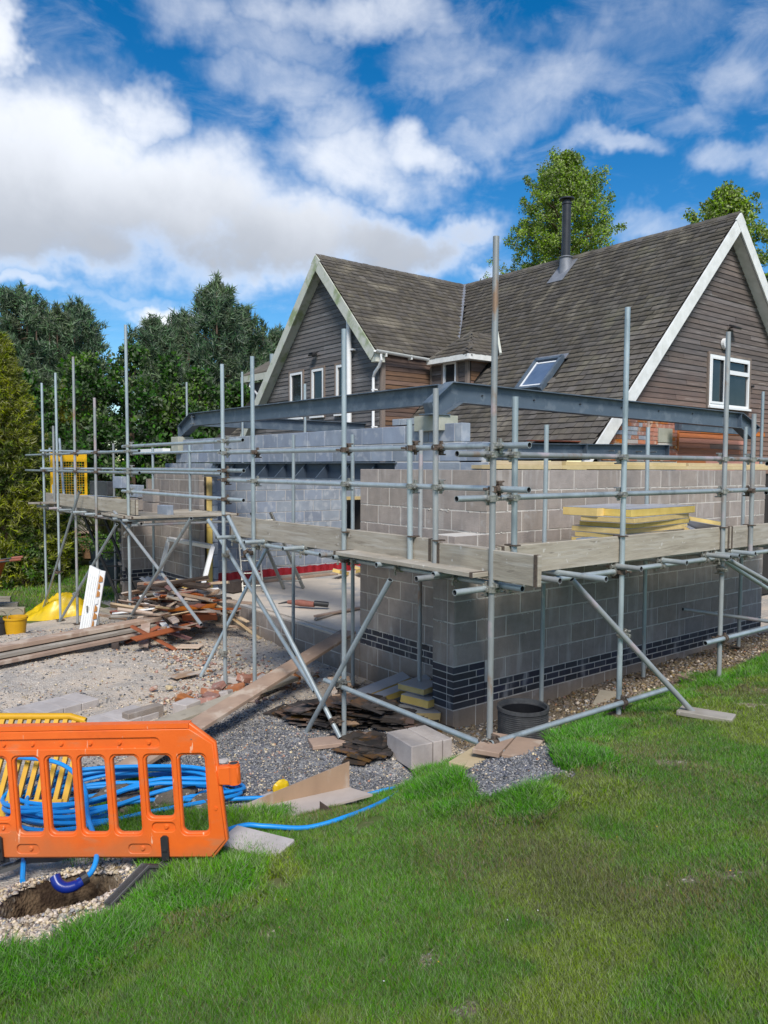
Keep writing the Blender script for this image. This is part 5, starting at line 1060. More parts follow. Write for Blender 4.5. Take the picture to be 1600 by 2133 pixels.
# buckets
def bucket(label, x, y, r, h, m):
    z = gzi(x, y); t = thing('bucket', label, 'bucket', (x, y, z)); MB().lathe((x, y, z), [(0, .0), (r*.8, 0), (r, h), (r*1.05, h), (r*1.05, h-.03), (r*1.0, h-.03), (r*.97, h-.004), (r*.78, .02), (0, .02)], 24).build('pail', M[m], t, smooth=True)
    MB().path([(x-r*1.03*math.cos(a)*.8, y-r*1.03*math.cos(a)*.6, z+h+.12*math.sin(a)) for a in [i*math.pi/8 for i in range(9)]], .004, 6).build('handle', M['fitting'], t); return t
bucket('yellow plastic bucket standing at the left edge on the gravel hump', -3.22, 6.62, .165, .26, 'yellowp'); bucket('dark bucket half hidden behind the yellow bucket at the left edge', -3.42, 6.75, .15, .24, 'black')
# sleepers / logs on the lawn
for i, (y, z, lab) in enumerate(((13.2, .0, 'long pale timber lying on the grass at left, the rear one'), (12.5, 0, 'long grey timber lying on the grass at left, in the middle'), (11.9, 0, 'long pale timber lying on the grass at left, the front one'))): plank(lab, (-6.5, y+1.8, gzi(-6.5, y+1.8)+.10), (-1.9, y, gzi(-1.9, y)+.10), .16, .16, 'board')
# pots and plants
def leafmesh(name, centres, rad, n, size, m, parent=None, elong=2.2, flat=0., up=0., **kw):
    """n leaf quads spread round every centre"""
    C = np.repeat(np.asarray(centres, float), n, 0); k = len(C); d = RNG.normal(size=(k, 3)); d /= np.linalg.norm(d, axis=1)[:, None]
    rr_ = (RNG.random(k)**.5)[:, None]*np.repeat(np.asarray(rad, float)*np.ones(len(centres)), n)[:, None]; p = C+d*rr_*np.array([1, 1, 1-flat])
    a = d+RNG.normal(size=(k, 3))*.7; a[:, 2] += up; a /= np.linalg.norm(a, axis=1)[:, None]; b = np.cross(a, RNG.normal(size=(k, 3))); b /= np.linalg.norm(b, axis=1)[:, None]
    s = size*(.6+.8*RNG.random(k))[:, None]; V = np.stack([p-a*s*.5*elong/2, p+b*s*.35, p+a*s*.5*elong/2*1.2, p-b*s*.35], 1).reshape(-1, 3)
    F_ = np.arange(4*k).reshape(-1, 4)
    if parent is not None: V = V-np.array(org(parent))
    o = numesh(name, V, F_, m, parent, loc=org(parent) if parent is not None else (0, 0, 0)); return props(o, **kw)
for i, (x, y, lab) in enumerate(((.5, 13.9, 'left one of two black pots with a bright green shrub on the lawn'), (1.3, 13.6, 'right one of two black pots with a bright green shrub by the wing wall'))):
    z = gzi(x, y); t = thing('potted_plant', lab, 'plant', (x, y, z)); MB().lathe((x, y, z), [(0, 0), (.30, 0), (.40, .62), (.42, .62), (.42, .56), (.38, .56), (.37, .5), (0, .5)], 20).build('pot', M['tyre'], t, smooth=True)
    leafmesh('foliage', [(x+random.gauss(0, .3), y+random.gauss(0, .3), z+.8+random.random()*.5) for _ in range(60)], .16, 34, .05, M['hedge'], t)
def phormium(x, y, z, n, L_, lab, r=.2):
    t = thing('spiky_plant', lab, 'plant', (x, y, z)); V = []; Fx = []
    for i in range(n):
        a = random.uniform(0, 6.28); e = random.uniform(.6, 1.45); l = L_*random.uniform(.6, 1.1); w = random.uniform(.025, .045); px, py = x+random.gauss(0, r*.4), y+random.gauss(0, r*.4); s = Vector((-math.sin(a), math.cos(a), 0))
        p = Vector((px, py, z)); prev = None
        for j in range(5):
            f = j/4; ang = e-f*f*.9; d = Vector((math.cos(a)*math.cos(ang), math.sin(a)*math.cos(ang), math.sin(ang))); ww = w*(1-f**2)+.003; b = len(V); V += [tuple(p-s*ww-Vector((x, y, z))), tuple(p+s*ww-Vector((x, y, z)))]
            if prev is not None: Fx.append((prev, prev+1, b+1, b))
            prev = b; p = p+d*l/4
    numesh('strap_leaves', V, Fx, M['spear'], t, loc=(x, y, z)); return t
phormium(1.2, 16.2, gzi(1.2, 16.2)+.75, 110, 1.9, 'tall spiky strap leaved plant in a pot behind the lawn')
for (x, y, r, h, lab) in ((1.2, 16.2, .42, .8, 'large dark pot holding the tall spiky plant'),): props(MB().lathe((x, y, gzi(x, y)), [(0, 0), (r*.8, 0), (r, h), (r*.9, h), (0, h-.08)], 20).build('plant_pot', M['tyre'], smooth=True), lab, 'pot')
# cardboard box, tarp roll, shed and fence beyond
K_ = thing('cardboard_box', 'large brown cardboard box with black marker writing beyond the lawn', 'box', (1.0, 17.9, -.2)); fr_ = Vector((math.cos(math.radians(-36)), math.sin(math.radians(-36)), 0)); bk = Vector((-fr_.y, fr_.x, 0))
K0 = Vector((.70, 17.35, gzi(.7, 17.3)+.22)); Rb = Matrix(((fr_.x, bk.x, 0), (fr_.y, bk.y, 0), (0, 0, 1)))
MB().box(K0+fr_*.45+bk*.3+Vector((0, 0, .33)), (.82, .5, .62), Rb, .01).build('carton', M['card'], K_); MB().box(K0+fr_*.45+bk*.25+Vector((0, 0, .68)), (.9, .55, .03), Rb @ Matrix.Rotation(.12, 3, 'X')).build('flap', M['card'], K_); MB().box(K0+fr_*.2+bk*.2+Vector((0, 0, .80)), (.5, .4, .05), Rb).build('flap', M['palewood'], K_)
def text3(s, size, loc, R, m, parent, name='lettering'):
    cu = bpy.data.curves.new(name, 'FONT'); cu.body = s; cu.size = size; cu.extrude = .0015; o = bpy.data.objects.new(name, cu); COL.objects.link(o); bpy.context.view_layer.update()
    me = bpy.data.meshes.new_from_object(o); bpy.data.objects.remove(o); me.materials.clear(); me.materials.append(m); return link(name, me, parent, loc, R)
Rt = Matrix(((fr_.x, 0, -bk.x), (fr_.y, 0, -bk.y), (0, 1, 0)))
text3('H', .2, K0+fr_*.22+bk*.04+Vector((0, 0, .42)), Rt @ Matrix.Rotation(-.15, 3, 'Z'), M['black'], K_); text3('An', .18, K0+fr_*.42+bk*.04+Vector((0, 0, .34)), Rt @ Matrix.Rotation(-.1, 3, 'Z'), M['black'], K_)
sh = thing('shed', 'pale weathered shed wall glimpsed behind the spiky plant', 'shed', (1.6, 21, 0))
for i in range(10): a = Vector((.62, 18.95, 0))+fr_*(i*.13); MB().box(a+Vector((0, 0, .75)), (.125, .03, 1.5), Rb).build('board', M['shed'], sh)
props(MB().path([(2.15, 17.2, -.1), (2.2, 17.2, .5), (2.3, 17.25, .95), (2.45, 17.2, 1.3)], [.18, .24, .18, .10], 10).build('rolled_sheeting', M['tarp'], smooth=True), 'rolled yellow plastic sheeting standing behind the potted shrubs', 'sheeting')
lw = thing('garden_wall', 'low stone garden wall beyond the lawn at left', 'wall', (-1.5, 17.8, -.2))
for i in range(26):
    for j in range(2): a = Vector((-3.2, 20.6, gzi(-2, 18)))+fr_*(i*.20+.1*(j % 2)); piece('stone', (.19, .3, .19), M['paleblock'] if (i*3+j) % 4 else M['block'], lw, a+Vector((0, 0, .08+.2*j)), Rb, .02, .02)
# plywood trough on the lawn
PT = thing('plywood_trough', 'L shaped trough of weathered plywood sheets lying at the gravel edge', 'plywood', (-3.0, -1.1, .25))
a = Vector((-3.40, -.93, .24)); b = Vector((-2.62, -1.18, .30)); n_ = Vector((-.28, -.62, 0)).normalized()
MB().prism([a, b, b+Vector((0, 0, .22)), a+Vector((.02, 0, .06))], n_*-.018).build('back_sheet', M['ply'], PT)
MB().prism([a+Vector((0, 0, .012)), b+Vector((0, 0, .012)), b+n_*.26+Vector((.16, .02, .02)), a+n_*.32+Vector((.12, 0, .03))], (0, 0, .016)).build('base_sheet', M['plygrey'], PT)
MB().prism([a, a+n_*.30+Vector((.02, 0, 0)), a+n_*.30+Vector((.02, 0, .09)), a+Vector((0, 0, .07))], (.014, .01, 0)).build('end_sheet', M['darkwood'], PT)
MB().beam(a+n_*.33+Vector((.05, 0, .02)), a+n_*.31+Vector((.5, -.16, .05)), .035, .04, .002).build('batten', M['newwood'], PT)
MB().prism([a+n_*.30+Vector((.52, -.16, .02)), a+n_*.36+Vector((.60, -.20, .02)), a+n_*.36+Vector((.60, -.20, .09)), a+n_*.30+Vector((.52, -.16, .14))], (.012, .02, 0)).build('broken_end', M['darkwood'], PT)

# ================================================================ orange barrier
def curve_plate(name, outline, holes, thick, bev, m, parent, O, U, Vv, Nn, off=0.):
    """plate with holes: a filled 2D curve turned into a mesh; local x -> U, y -> Vv, z -> Nn"""
    cu = bpy.data.curves.new(name, 'CURVE'); cu.dimensions = '2D'; cu.fill_mode = 'BOTH'; cu.extrude = thick/2-bev; cu.bevel_depth = bev; cu.bevel_resolution = 1; cu.offset = -bev
    for poly in [outline]+holes:
        s = cu.splines.new('POLY'); s.points.add(len(poly)-1); s.use_cyclic_u = True
        for i, (x, y) in enumerate(poly): s.points[i].co = (x, y, 0, 1)
    o = bpy.data.objects.new(name, cu); COL.objects.link(o); bpy.context.view_layer.update(); me = bpy.data.meshes.new_from_object(o); bpy.data.objects.remove(o)
    R = Matrix(((U.x, Vv.x, Nn.x), (U.y, Vv.y, Nn.y), (U.z, Vv.z, Nn.z)))
    for v in me.vertices: v.co = R @ v.co + Nn*off
    me.materials.clear(); me.materials.append(m); me.polygons.foreach_set('use_smooth', [True]*len(me.polygons)); me.set_sharp_from_angle(angle=math.radians(50)); me.update()
    return link(name, me, parent, O)
def rrect(x0, x1, y0, y1, r, n=5):
    p = []
    for cx, cy, a0 in ((x1-r, y1-r, 0), (x0+r, y1-r, 90), (x0+r, y0+r, 180), (x1-r, y0+r, 270)):
        for i in range(n+1): a = math.radians(a0+90*i/n); p.append((cx+r*math.cos(a), cy+r*math.sin(a)))
    return p
BO = Vector((-3.90, -1.785, .448)); BU = Vector((-.7285, .685, -.055)).normalized(); BN = Vector((-.685, -.7285, 0)).normalized(); BV_ = BU.cross(BN); BV_ = -BV_ if BV_.z < 0 else BV_
BN = (BU.cross(BV_)).normalized()
if BN.dot(CAM-BO) < 0: BN = -BN
OB = thing('safety_barrier', 'orange plastic pedestrian barrier with upright slots standing over the hole', 'barrier', BO)
def bp(u, v, n=0): return BO+BU*u+BV_*v+BN*n
out = [(.04+.05, 0), (0, .108), (.022, .44), (.03, .50), (.042, .685), (.186, .80), (1.82, .80), (1.97, .69), (1.98, .12), (1.90, 0)]
slots = []
for k in range(9):
    a = .112+.2015*k; b = a+.152; lo = .245 if k in (1, 6) else .152; slots.append(rrect(a, b, lo, .612, .034))
curve_plate('panel', out, slots, .034, .007, M['orange'], OB, BO, BU, BV_, BU.cross(BV_))
sl2 = [rrect(min(x for x, y in s)-.014, max(x for x, y in s)+.012, min(y for x, y in s)-.012, max(y for x, y in s)+.014, .036) for s in slots]
grooves = [rrect(.37, 1.62, .662, .722, .028)]+[rrect(c-.07, c+.07, v-.028, v+.028, .026) for c, v in ((.378, .19), (1.385, .19), (.53, .062), (1.22, .062))]
out2 = [(.105, .012), (.014, .114), (.055, .68), (.19, .77), (1.815, .77), (1.955, .68), (1.966, .125), (1.89, .012)]
sg = 1 if BU.cross(BV_).dot(BN) > 0 else -1
for nm, of in (('face_skin', .021), ('face_skin', -.021)): curve_plate(nm, out2, sl2+grooves, .012, .004, M['orange'], OB, BO, BU, BV_, BU.cross(BV_), of*sg)
MB().prism([bp(.190, .775, -.028), bp(1.815, .775, -.028), bp(1.815, .775, .028), bp(.190, .775, .028)], BV_*.028).build('top_rim', M['orange'], OB)
for i in range(7): c = bp(.435+.178*i, .692, .018); MB().tube(c, c+BN*.010, .014, 12, False, .009).build('stud', M['orange'], OB)
for c_, v_ in ((.378, .19), (1.385, .19), (.53, .062), (1.22, .062)): c = bp(c_-.015, v_, .018); MB().tube(c, c+BN*.010, .016, 12, False, .010).build('stud', M['orange'], OB)
c = bp(.058, .30, .024); MB().tube(c, c+BN*.008, .010, 10, False).build('rivet', M['orange'], OB); c = bp(.178, .71, .026); MB().tube(c, c+BN*.004, .004, 8, False).build('screw', M['fitting'], OB)
# hinge lug at the right end
lug = curve_plate('hinge_lug', [(.035, .435), (-.045, .432), (-.085, .445), (-.085, .535), (-.045, .545), (.035, .54)], [], .055, .008, M['orange'], OB, BO, BU, BV_, BU.cross(BV_))
MB().tube(bp(-.055, .535), bp(-.055, .556), .030, 16, True).build('hinge_socket', [M['orange'], M['hollow']], lug, smooth=True)
MB().tube(bp(-.055, .436), bp(-.055, .54), .036, 16, False).build('hinge_barrel', M['orange'], lug, smooth=True)
# feet
FSEG = []
def foot(u, ang, zg):
    t = thing('barrier_foot', ('dark rubber foot under the right part of the orange barrier, arm in grass' if u < 1 else 'dark rubber foot under the left part of the orange barrier beside the hole'), 'barrier foot', (bp(u, 0).x, bp(u, 0).y, zg)); c = bp(u, 0); c.z = zg
    d = Matrix.Rotation(ang, 3, 'Z') @ Vector((BN.x, BN.y, 0)).normalized(); s = Vector((-d.y, d.x, 0)); hz = c.z; ht = bp(u, 0).z-zg
    FSEG.append((c.x, c.y, c.x+d.x*.54, c.y+d.y*.54)); pr = [(-.40, 0), (-.40, .04), (-.20, .11), (-.06, ht-.01), (.06, ht-.01), (.20, .125), (.50, .05), (.50, 0), (.30, 0), (.15, .045), (0, .06), (-.15, .045), (-.30, 0)]
    pts = [c+d*a+Vector((0, 0, b+gzi(c.x+d.x*a, c.y+d.y*a)*.6-zg*.6)) for a, b in pr]
    MB().prism([p-s*.020 for p in pts], s*.040).build('base', M['rubber'], t)
    MB().prism([pts[1]-s*.027, pts[2]-s*.027, pts[3]-s*.027, pts[4]-s*.027, pts[5]-s*.027, pts[6]-s*.027, pts[6]+Vector((0, 0, -.014))-s*.027, pts[5]+Vector((0, 0, -.016))-s*.027, pts[4]+Vector((0, 0, -.02))-s*.027, pts[3]+Vector((0, 0, -.02))-s*.027, pts[2]+Vector((0, 0, -.016))-s*.027], s*.054).build('rim', M['rubber'], t)
    MB().prism([bp(u-.022, .0, .032), bp(u+.022, 0, .032), bp(u+.022, .135, .034), bp(u+.010, .145, .034), bp(u-.010, .145, .034), bp(u-.022, .135, .034)], BN*.014).build('clip', M['black'], t)
    MB().box(bp(u, .065, .05), (.03, .012, .012), frame(BU)).build('clip_bar', M['black'], t)
    MB().beam(bp(u, -.03, .0), bp(u, .02, .0), .05, .05, .003).build('spigot', M['black'], t)
foot(.372, -.30, gzi(bp(.37, 0).x, bp(.37, 0).y)+.02); foot(1.392, -.75, .30)
# ================================================================ yellow barrier lying behind it
YB = thing('safety_barrier', 'yellow plastic pedestrian barrier leaning askew behind the orange one', 'barrier', (-4.4, .2, .1))
y0 = Vector((-4.36, .16, .10)); yv = Vector((-4.10, .42, .74))-y0; yu = Vector((-4.93, .55, .10))-y0; yn = yu.cross(yv).normalized()
def yp(a, b, n=0): return y0+yu*a+yv*b+yn*n
ul = yu.length
MB().prism([yp(-.05, -.02, -.02), yp(2.6, -.02, -.02), yp(2.6, .16, -.02), yp(-.05, .16, -.02)], yn*.045).build('bottom_panel', M['yellowp'], YB)
MB().path([yp(2.6, 1.04), yp(1.5, 1.02), yp(.1, 1.0), yp(-.08, .95)], .028, 10).build('top_rail', M['yellowp'], YB, smooth=True)
for i in range(26): MB().prism([yp(.02+i*.10, .14, -.014), yp(.07+i*.10, .14, -.014), yp(.07+i*.10, .98, -.014), yp(.02+i*.10, .98, -.014)], yn*.032).build('slat', M['yellowp'], YB)
MB().prism([yp(-.09, -.02, -.02), yp(-.03, -.02, -.02), yp(-.03, 1.0, -.02), yp(-.09, .94, -.02)], yn*.045).build('end_post', M['yellowp'], YB)
# ================================================================ blue water pipe: coil and the loop on the grass
BP = thing('water_pipe', 'bright blue water pipe coiled behind the orange barrier, one loop on the grass', 'pipe', (-3.85, -.2, .2))
cc = Vector((-3.93, -.05, 0)); ma = Vector((1.30, -.86, 0)).normalized(); mi_ = Vector((ma.y*-1, ma.x, 0))
def cpt(a, r1, r2, dz, sh=(0, 0), tw=0.):
    x = math.cos(a)*r1+sh[0]; y = math.sin(a)*r2+sh[1]; x, y = x*math.cos(tw)-y*math.sin(tw), x*math.sin(tw)+y*math.cos(tw); p = cc+ma*x+mi_*y; p.z = gzi(p.x, p.y)+dz; return p
rp_ = random.Random(4)
for k in range(12):
    r1 = .80+rp_.uniform(-.12, .08); r2 = .34+rp_.uniform(-.10, .16); sh = (rp_.uniform(-.04, .06), rp_.uniform(-.06, .06)); h0 = .02+.034*(k % 5); ph = rp_.random()*6; tw = rp_.uniform(-.12, .12)
    pts = [cpt(a*2*math.pi/44, r1, r2, h0+.035*math.sin(a*2*math.pi/44*2+ph)+.05*(math.sin(a*2*math.pi/44) > 0)*abs(math.sin(a*2*math.pi/44)), sh, tw) for a in range(45)]
    MB().path(pts, .0155, 8).build('pipe_loop', M['pipe'], BP, smooth=True)
def bez(pts, n=8):
    pts = [Vector(p) for p in pts]; out_ = []
    for i in range(len(pts)-1):
        p0 = pts[max(i-1, 0)]; p1 = pts[i]; p2 = pts[i+1]; p3 = pts[min(i+2, len(pts)-1)]
        for j in range(n): t = j/n; out_.append(.5*((2*p1)+(-p0+p2)*t+(2*p0-5*p1+4*p2-p3)*t*t+(-p0+3*p1-3*p2+p3)*t*t*t))
    return out_+[pts[-1]]
gp = lambda x, y, d=.02: (x, y, gzi(x, y)+d)
MB().path(bez([gp(-3.7, -.55, .04), gp(-3.1, -.78, .04), gp(-2.75, -.95, .03), gp(-2.42, -1.03), gp(-2.24, -1.12), gp(-2.22, -1.24), gp(-2.36, -1.42), gp(-2.68, -1.62), gp(-3.03, -1.74), gp(-3.31, -1.69), (-3.55, -1.58, .45), (-3.68, -1.48, .45), gp(-3.94, -1.30, .05), gp(-4.2, -1.05, .06), gp(-4.45, -.6, .05), gp(-4.55, -.2, .05)]), .0155, 10).build('pipe_loop', M['pipe'], BP, smooth=True)
MB().path(bez([(-4.95, 1.0, .5), (-4.62, .55, .50), (-4.35, .12, .52), (-4.28, -.25, .46), (-4.36, -.62, .40), (-4.42, -.95, .40), (-4.50, -1.26, .42), (-4.56, -1.34, .375), (-4.64, -1.36, .36)]), .016, 10).build('pipe_loop', M['pipe'], BP, smooth=True)
MB().path(bez([gp(-4.62, .3, .1), gp(-4.72, -.2, .12), gp(-4.78, -.7, .12), (-4.86, -1.05, .30)]), .0155, 8).build('pipe_loop', M['pipe'], BP, smooth=True)
props(MB().path(bez([(-4.585, -1.36, .368), (-4.645, -1.37, .348), (-4.70, -1.36, .345), (-4.735, -1.335, .365), (-4.745, -1.30, .40)]), [.026]*9+[.030]*24, 14).build('duct_elbow', M['duct'], smooth=True), 'dark blue elbow duct receiving the pipe in the hole', 'duct')
MB().tube((-4.585, -1.36, .372), (-4.62, -1.362, .362), .036, 12, False).build('collar', M['black'], bpy.data.objects['duct_elbow'])
# clods in the coil
def clod(name, label, c, r, m, cat='soil'):
    import bmesh
    bm = bmesh.new(); bmesh.ops.create_icosphere(bm, subdivisions=4, radius=1)
    for v in bm.verts:
        n = mnoise.fractal(v.co*1.4+Vector(c)*3, 1, 2, 4)*.35+mnoise.noise(v.co*7)*.06; v.co = Vector((v.co.x*r[0], v.co.y*r[1], v.co.z*r[2]))*(1+n)
    me = bpy.data.meshes.new(name); bm.to_mesh(me); bm.free(); me.materials.append(m); me.polygons.foreach_set('use_smooth', [True]*len(me.polygons)); return props(link(name, me, None, c), label, cat)
M['clod'] = mat('dark earth clod', (.15, .125, .10), (.09, .075, .06), 14, .95, bump=.012, bscale=40, c3=(.36, .33, .29), s3=14, t3=(.58, .64))
for (x, y, r, lab) in ((-3.72, -.50, (.17, .13, .10), 'large lump of dark earth under the blue coil near its right end'), (-3.98, -.35, (.13, .10, .08), 'lump of dark earth in the middle of the blue coil'), (-3.55, -.68, (.14, .10, .08), 'lump of dark earth by the right end post of the orange barrier'), (-3.95, .12, (.15, .11, .07), 'stony lump of earth at the back of the blue coil'), (-3.62, .0, (.13, .1, .06), 'pale lump of earth and chalk behind the blue coil')): clod('earth_clod', lab, (x, y, gzi(x, y)+r[2]*.5), r, M['clod'])
for (x, y, r, lab) in ((-4.32, -1.62, (.045, .03, .022), 'white chalk stone in the grass by the front arm of the right foot'), (-4.28, -1.22, (.05, .03, .05), 'pale angular stone in the wall of the hole behind the barrier'), (-3.02, -.72, (.10, .07, .03), 'flat grey stone between the blue coil and the plywood'), (-2.86, .45, (.07, .04, .02), 'flat blue grey stone on the dark gravel beside the long plank')): clod('stone', lab, (x, y, gzi(x, y)+r[2]*.6), r, M['paleblock'], 'stone')
clod('plastic_bag', 'small crumpled yellow plastic bag behind the plywood sheets', (-2.93, -.70, gzi(-2.93, -.7)+.05), (.07, .03, .08), M['tarp'], 'bag')
# wheelbarrow at the left edge
WB = thing('wheelbarrow', 'dark wheelbarrow with orange grips cut by the left edge of the view', 'wheelbarrow', (-2.7, 11.8, -.4))
MB().prism([(-3.3, 12.0, .25), (-2.55, 11.75, .35), (-2.45, 11.6, .72), (-3.4, 11.9, .70)], (.25, .45, 0)).build('tray', M['redwood'], WB)
for k in (0, .45): MB().path([(-3.3+.3*k, 12.05+k, .1), (-2.6+.3*k, 11.7+k, .70), (-2.15+.3*k, 11.5+k, .76)], .02, 8).build('shaft', M['black'], WB, smooth=True); MB().path([(-2.25+.3*k, 11.54+k, .75), (-2.05+.3*k, 11.45+k, .77)], .026, 8).build('grip', M['redwood'], WB, smooth=True); MB().path([(-2.7+.3*k, 11.85+k, .6), (-2.55+.3*k, 11.8+k, -.45)], .02, 8).build('leg', M['black'], WB, smooth=True)
# ================================================================ trees
def needles(name, tips, dirs, n, ln, wd, m, parent, spread=.9):
    C = np.repeat(np.asarray(tips, float), n, 0); D = np.repeat(np.asarray(dirs, float), n, 0); k = len(C)
    d = D+RNG.normal(size=(k, 3))*spread; d /= np.linalg.norm(d, axis=1)[:, None]; b = np.cross(d, RNG.normal(size=(k, 3))); b /= np.linalg.norm(b, axis=1)[:, None]
    p = C+D*(RNG.random(k)[:, None]-.6)*ln*1.3+RNG.normal(size=(k, 3))*ln*.16; l = ln*(.6+.7*RNG.random(k))[:, None]
    V = np.stack([p-b*wd, p+b*wd, p+d*l], 1).reshape(-1, 3)-np.array(org(parent)); return numesh(name, V, np.arange(3*k).reshape(-1, 3), m, parent, loc=org(parent))
def pine(x, y, H_, R0, zb, lab, m='pine', nl=130, cb=.18, n=25, nt=8, group='dark pines in a row behind the lawn', ln=.26, wd=.026, round_=.6):
    z0 = gzi(x, y); t = thing('pine_tree', lab, 'tree', (x, y, z0), group); tr = MB(); hh = H_-z0
    lx, ly = random.uniform(-.4, .4), random.uniform(-.4, .4)
    tr.path([(x+lx*f*f, y+ly*f*f, z0+hh*f) for f in (0, .25, .5, .75, .95)], [.22, .18, .13, .08, .02], 8); tips = []; dirs = []
    for i in range(nl):
        f = cb+(1-cb)*(i+random.random())/nl; a = i*2.4+random.random(); rad = R0*(1-((f-cb)/(1-cb))**1.6)**round_*random.uniform(.55, 1.1)*(.6+.4*min(1, (f-cb)*5)); bx, by, bz = x+lx*f*f, y+ly*f*f, z0+hh*f
        rise = random.uniform(.05, .45)*rad+.15; pts = [Vector((bx+math.cos(a)*rad*s, by+math.sin(a)*rad*s, bz-hh*.04+rise*s**1.7)) for s in (0, .35, .7, 1)]
        if i % 2 == 0: tr.path(pts, [.045, .03, .018, .006], 5)
        for j in range(nt):
            s = .35+.65*(j+random.random())/nt; e = s*3; k = min(int(e), 2); p = pts[k].lerp(pts[k+1], e-k)+Vector((random.gauss(0, .2), random.gauss(0, .2), random.gauss(.05, .13)))*(1.1-.3*s); tips.append(p); v = Vector((math.cos(a)*.5, math.sin(a)*.5, random.uniform(.5, 1.1))).normalized(); dirs.append(v)
    for q_ in range(9):
        fa_ = random.uniform(0, 6.28); fr_q = R0*random.uniform(.0, .62); hx, hy = x+lx+math.cos(fa_)*fr_q, y+ly+math.sin(fa_)*fr_q; ht_ = H_-fr_q*random.uniform(.45, 1.0)+.2; ll = random.uniform(.7, 1.5)
        tr.path([(hx, hy, ht_-ll*1.3), (hx, hy, ht_)], [.03, .008], 5)
        for j in range(9): s_ = random.random(); tips.append((hx+random.gauss(0, .11)*(1.3-s_), hy+random.gauss(0, .11)*(1.3-s_), ht_-ll*(1-s_))); dirs.append((random.gauss(0, .4), random.gauss(0, .4), 1))
    tr.build('trunk', M['bark'], t); needles('crown', tips, dirs, n, ln, wd, M[m], t); return t
PN = [(1.27, 27.2, 9.6, 2.5, 'leftmost tall pine behind the golden conifer'), (3.2, 29.4, 9.2, 2.3, 'pine second from left in the row'), (3.3, 25.4, 9.0, 2.2, 'broad pine left of the gap of open sky'), (6.1, 23.7, 8.4, 1.9, 'bushy pine just right of the gap of open sky'), (8.0, 25.7, 9.3, 2.3, 'pine behind in the middle of the right hand clump'), (7.9, 22.2, 9.9, 2.0, 'tallest pine with a narrow pointed top left of the house'), (9.6, 23.3, 9.2, 2.0, 'pine with open upturned shoots close to the wing gable'), (11.3, 24.5, 8.7, 2.0, 'last pine partly hidden behind the wing gable')]
for x, y, h, r, lab in PN: pine(x, y, h, r, 0, lab)
def shrubtree(x, y, H_, R0, lab, m, nclump, nleaf, size, name='tree', cat='tree', group=None, shape=1., low=.0, droop=0.):
    z0 = gzi(x, y); t = thing(name, lab, cat, (x, y, z0), group); tr = MB(); hh = H_-z0; tr.path([(x, y, z0), (x+.05, y, z0+hh*.5), (x, y+.05, z0+hh*.9)], [.14, .09, .03], 7); C = []; rr_ = []
    for i in range(nclump):
        f = low+(1-low)*random.random()**.9; rad = R0*max(.05, (1-(max(0, (f-.25)/.75))**shape))**.6*(.7+.3*min(1, f*4)); a = random.random()*6.283; q_ = rad*(random.random()**.45)*random.uniform(.8, 1.12); C.append((x+math.cos(a)*q_, y+math.sin(a)*q_, z0+hh*f)); rr_.append(random.uniform(.22, .42)*min(1, R0/1.6))
        if i % 14 == 0: tr.path([(x, y, z0+hh*f*.8), C[-1]], [.03, .01], 5)
    tr.build('trunk', M['bark'], t); leafmesh('crown', C, rr_, nleaf, size, M[m], t, up=.2); return t
SHL = [(.49, 21.2, 5.6, 2.0, 'dark bushy tree below the leftmost pines'), (1.6, 19.4, 6.1, 1.9, 'dark leafy tree behind the second golden conifer'), (2.9, 18.7, 6.4, 2.0, 'dark leafy tree left of centre behind the scaffold'), (4.3, 18.8, 6.2, 1.9, 'dark leafy tree under the sky gap'), (5.5, 19.2, 5.9, 1.8, 'dark leafy tree with bare twigs behind the left beam end'), (7.0, 19.6, 5.5, 1.9, 'dark leafy tree just left of the wing gable'), (9.2, 20.6, 5.6, 2.0, 'dark leafy tree hidden mostly by the wing gable'), (4.3, 19.4, 3.9, 1.5, 'low dark bush below the leafy trees at centre left'), (-1.3, 20.5, 6.6, 2.0, 'dark tree at the far left edge of the view'), (4.6, 17.2, 3.6, 1.4, 'low dark bush left of the wing gable')]
for x, y, h, r, lab in SHL: shrubtree(x, y, h, r, lab, 'leafy', 135, 80, .12, group='dark leafy trees below the pines')
def goldcon(x, y, H_, R0, lab, nc, m='golden'):
    z0 = gzi(x, y); t = thing('conifer_tree', lab, 'tree', (x, y, z0)); hh = H_-z0; MB().path([(x, y, z0), (x, y, z0+hh*.9)], [.14, .03], 7).build('trunk', M['bark'], t); tips = []; dirs = []
    for i in range(nc):
        f = random.random()**1.15; rad = R0*(1-f)**.75*(.75+.25*min(1, f*5+.3)); a = random.random()*6.283; q_ = rad*random.random()**.3*random.choice((1, 1, .85, 1.12)); tips.append((x+math.cos(a)*q_, y+math.sin(a)*q_, z0+hh*f+random.gauss(0, .05))); dirs.append(tuple(Vector((math.cos(a)*.8, math.sin(a)*.8, random.uniform(.1, .9))).normalized()))
    needles('crown', tips, dirs, 32, .135, .016, M[m], t, .8); return t
goldcon(-1.35, 16.3, 6.05, 1.75, 'tall golden green conifer at the left edge of the garden', 4200); goldcon(1.9, 21.4, 5.95, 1.5, 'smaller golden conifer behind the left scaffold standards', 3000)
goldcon(-.15, 17.6, 3.8, 1.1, 'dark green drooping conifer boughs beside the left golden conifer', 2000, 'leafy'); goldcon(-3.6, 15.5, 4.6, 1.7, 'second golden conifer outside the left edge', 1800)
shrubtree(-1.1, 15.3, .9, .8, 'round green bush at the foot of the golden conifer', 'hedge', 110, 80, .06, name='bush', cat='bush')
